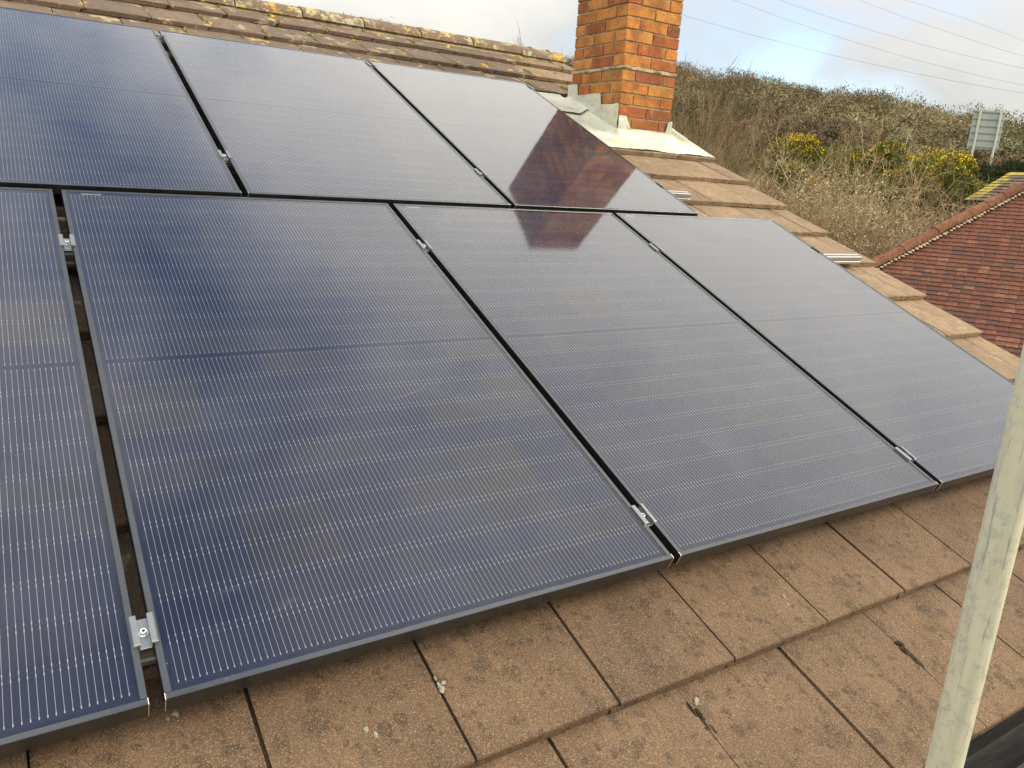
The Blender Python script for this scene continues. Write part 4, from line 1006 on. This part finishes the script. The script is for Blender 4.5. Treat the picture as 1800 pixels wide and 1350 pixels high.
for (az, d, sc_, lab) in [(52.0, 138, 1.1, 'dark green shrub high on the hill, left of the skyline middle'), (57.9, 160, 1.4, 'dark evergreen on the skyline above the hillside scrub'), (59.0, 158, 1.0, 'low dark evergreen on the skyline near its right end'), (64.0, 56, 1.35, 'dark evergreen shrub standing behind the right sign post'), (49.4, 112, 1.0, 'dull green shrub on the hill above the saplings'), (56.2, 96, 1.0, 'rounded green shrub in the middle of the hillside'), (53.6, 84, .9, 'green shrub on the lower hillside above the brambles'), (33.9, 165, 1.3, 'small dark conical evergreen peeping over the ridge tiles')]:
    p = polar(az, d); plant('evergreen_shrub', [('foliage', EVR[int(d) % 2]), ('branches', STP)], p, az, sc_, lab, 'shrub')
BIR = bare(690, 4.5, 3, 'tw_birch', .3)
for (az, d, lab) in [(50.8, 62, 'pale barked slender tree in the scrub above the yellow gorse'), (55.0, 24, 'pale dead stem standing in front of the gorse bushes'), (61.75, 26, 'thin pale stick standing between the two sign posts')]:
    plant('pale_tree', [('stems', BIR)], polar(az, d), az, .8 if d > 30 else .62, lab, 'tree')
BT = bare(700, 5.5, 4, 'tw_bark', .3)
for (az, d, sc_, lab) in [(32.6, 150, 1.25, 'bare spreading tree seen over the ridge tiles left of the chimney'), (20.0, 150, .8, 'small bare tree just above the ridge near the top edge'), (37.3, 150, 1.0, 'twiggy tree tops between ridge end and chimney')]:
    plant('bare_tree', [('stems', BT)], polar(az, d), az, sc_, lab, 'tree')
# the scrub that covers the hillside as one mass
def hillside(n, seed):
    nr = np.random.RandomState(seed); Vs = []; Fs = []; Cs = []; off = 0
    cols = np.array([(0.189, 0.145, 0.078), (0.239, 0.200, 0.108), (0.145, 0.113, 0.070), (0.290, 0.255, 0.139), (0.207, 0.145, 0.088), (0.126, 0.118, 0.057), (0.158, 0.159, 0.070), (0.328, 0.311, 0.189), (0.094, 0.103, 0.040), (0.252, 0.207, 0.126)])
    pw_ = np.array([.2, .2, .12, .1, .14, .08, .06, .04, .02, .04]); pw_ /= pw_.sum()
    for i in range(n):
        d = 74 + 118*nr.rand()**.8; a = nr.uniform(12, 72)
        p = polar(a, d); h = 1.4 + 2.8*nr.rand()**2; w = h*nr.uniform(.8, 1.35); m = 900 if d < 115 else 620
        c_ = cols[nr.choice(len(cols), p=pw_)]*nr.uniform(.62, 1.35)
        kl = nr.randint(4, 9); lc = np.stack([nr.normal(0, w*.38, kl), nr.normal(0, w*.38, kl), h*nr.uniform(.3, .72, kl)], 1); lr = nr.uniform(.28, .5, kl)*w
        k = nr.randint(0, kl, m); dd = nr.normal(size=(m, 3)); dd[:, 2] += .35; dd /= np.linalg.norm(dd, axis=1)[:, None]
        base = lc[k] + dd*(lr[k]*nr.uniform(.5, 1, m)**.5)[:, None]
        tg_ = np.cross(dd, nr.normal(size=(m, 3))); tg_ /= np.linalg.norm(tg_, axis=1)[:, None]      # twig sprays lie over the lobe
        dr = tg_ + dd*nr.uniform(-.1, .9, (m, 1)) + np.array([0, 0, .25]); dr /= np.linalg.norm(dr, axis=1)[:, None]
        sd = np.cross(dr, dd + nr.normal(size=(m, 3))*.35); sd /= np.linalg.norm(sd, axis=1)[:, None]+1e-6
        ln = (.17+.075*h)*nr.uniform(.5, 1.3, m)[:, None]; wd = (.020+.009*h)*nr.uniform(.5, 1.4, m)[:, None]
        shade = nr.uniform(.8, 1.25, kl)[k][:, None]
        V = np.stack([base-sd*wd, base+sd*wd, base+dr*ln], 1).reshape(-1, 3) + np.array([p.x, p.y, p.z]); Vs.append(V); Fs.append(np.arange(m*3).reshape(-1, 3)+off); off += m*3
        cc_ = np.repeat(c_[None]*shade*nr.uniform(.8, 1.25, (m, 1)), 3, 0); Cs.append(np.concatenate([cc_, np.ones((m*3, 1))], 1))
    return npmesh('hillside_scrub', np.concatenate(Vs), np.concatenate(Fs), MAT['scrub'], np.concatenate(Cs))
tag(obj('hillside_scrub', hillside(1900, 9)), 'brown winter scrub covering the far hillside', 'scrub', kind='stuff')

# ------------------------------------------------------------------ road sign seen from behind
SP = polar(62.75, 72); SC = Vector((64.45, 32.5, 0)); fx = Vector((.85, -.53, 0)).normalized()   # board direction
dirx = Vector((2.02, -1.25, .0)).normalized(); wB, hB = 2.45, 2.85
cB = Vector((64.40, 32.55, 7.02)); side = dirx; nb_ = Vector((-dirx.y, dirx.x, 0)); 
if nb_.dot(CAM-cB) < 0: nb_ = -nb_
sg = tag(empty('road_sign', Vector((cB.x, cB.y, terrain(cB.x, cB.y)))), 'large grey road sign seen from behind on two posts below the hill', 'road sign')
sinv = Matrix.Translation(-sg.location)
def spart(name, m_, mat):
    o = obj(name, m_.mesh(name, mat, bevel=0), sg); o.matrix_parent_inverse = sinv; return o
def sb(m_, x0, x1, z0, z1, d0, d1):
    c8 = [cB + side*x + nb_*d + Vector((0, 0, z)) for z in (z0, z1) for d in (d0, d1) for x in (x0, x1)]
    m_.add(c8, [(0,1,3,2),(4,6,7,5),(0,4,5,1),(2,3,7,6),(0,2,6,4),(1,5,7,3)])
m_ = MB(); sb(m_, -wB/2, wB/2, -hB/2, hB/2, -.02, 0); spart('board', m_, MAT['signback'])
for i in range(6):
    m_ = MB(); z = -hB/2+.14 + i*(hB-.28)/5; sb(m_, -wB/2+.06, wB/2-.06, z-.035, z+.035, .0, .05); spart('stiffener', m_, MAT['signrail'])
gzs = sg.location.z
for x in (-.80, .82):
    m_ = MB(); b = cB + side*x + nb_*.12; m_.tube([(b.x, b.y, gzs-.4), (b.x, b.y, cB.z+hB/2+.02)], .085, 12); spart('post', m_, MAT['signpost'])
# power lines crossing the sky
def ray(px, py):
    x = (px-900)/1358.07; y = (py-675)/1358.07; return (cr*x + cd*y + cf)
CAB = [((1195, 25), (1317, 60), (1800, 164), 'lowest power line crossing the sky right of the chimney'), ((1290, 0), (1457, 60), (1800, 150), 'second lowest power line across the upper right sky'), ((1370, 0), (1550, 60), (1800, 120), 'middle power line of the upper right sky'), ((1510, 0), (1668, 60), (1800, 99), 'second power line from the top right corner'), ((1590, 0), (1757, 60), (1800, 72), 'short topmost power line at the upper right corner')]
for i, (a, b, c_, lb) in enumerate(CAB):
    D0 = 110 + 6*i; A, C_ = CAM + ray(*a)*D0, CAM + ray(*c_)*(D0*.98); Bm = CAM + ray(*b)*D0
    # a sagging span through both ends, carried on past the frame
    hd = C_-A; f = (b[0]-a[0])/(c_[0]-a[0]); sag = (A.lerp(C_, f).z - Bm.z)/max(f*(1-f), .05); pts = []
    for k in range(-10, 35):
        t_ = k/20.; p = A + hd*t_; pts.append((p.x, p.y, p.z - sag*t_*(1-t_)))
    m_ = MB(); m_.tube(pts, .015, 5); tag(obj('power_line', m_.mesh('power_line', MAT['cable'])), lb, 'power line', 'power lines over the hill')
# bit of fence at the end of the verge
fp = polar(55.9, clear(55.9, 14, 1.0)); fdir = Vector((.84, -.54, 0)); top = CAM.z - math.hypot(fp.x-CAM.x, fp.y-CAM.y)*math.tan(rad(2.9))
fe = tag(empty('garden_fence', Vector((fp.x, fp.y, fp.z))), 'weathered timber fence glimpsed between the verge and the red roof', 'fence'); finv = Matrix.Translation(-fe.location)
def fpt(name, a, b, z0, z1, t_):
    m_ = MB(); A = fp + fdir*a; B_ = fp + fdir*b; nn = Vector((-fdir.y, fdir.x, 0))*t_
    m_.add([A-nn, B_-nn, B_+nn, A+nn], []) if 0 else None
    vs = [Vector((q.x, q.y, z)) for z in (z0, z1) for q in (A-nn, B_-nn, B_+nn, A+nn)]
    m_.add(vs, [(0,3,2,1),(4,5,6,7),(0,1,5,4),(1,2,6,5),(2,3,7,6),(3,0,4,7)]); o = obj(name, m_.mesh(name, MAT['fence']), fe); o.matrix_parent_inverse = finv
fpt('rail', -1.4, .9, top-.03, top+.02, .03)
for a in (-1.2, .05): fpt('post', a, a+.08, fp.z-.1, top-.031, .04)
for i in range(13): fpt('board', -1.38+i*.165, -1.38+i*.165+.155, fp.z+.05, top-.12-.01*(i % 2), .012)
# houses on the far skyline
for i, (az, d, w, h, lb) in enumerate(((63.75, 300, 7, 5, 'far dark house on the skyline left of the photo edge'), (64.5, 300, 6, 5, 'far dark house cut by the right photo edge'))):
    p = polar(az, d); c_ = CAM + ray(1783 if i == 0 else 1800, 203)*300/1.2
    base = Vector((p.x, p.y, p.z-.5)); zr = 26.5
    e = tag(empty('far_house', base), lb, 'house', 'far houses on the skyline'); a = rad(az); R_x = Vector((math.cos(a), -math.sin(a), 0)); R_y = Vector((math.sin(a), math.cos(a), 0))
    hh = 5.0
    m_ = MB(); q = [R_x*-w/2-R_y*3, R_x*w/2-R_y*3, R_x*w/2+R_y*3, R_x*-w/2+R_y*3]; m_.add(q+[v_+Vector((0, 0, hh)) for v_ in q], [(0,1,5,4),(1,2,6,5),(2,3,7,6),(3,0,4,7)]); obj('wall', m_.mesh('wall', MAT['render']), e)
    m_ = MB(); u_ = Vector((0, 0, hh)); m_.add([v_*1.06+u_ for v_ in q]+[R_x*-w/2*1.06+Vector((0, 0, hh+2.4)), R_x*w/2*1.06+Vector((0, 0, hh+2.4))], [(0,1,5,4),(2,3,4,5),(0,4,3),(1,2,5),(0,3,2,1)]); obj('roof', m_.mesh('roof', MAT['slate']), e)
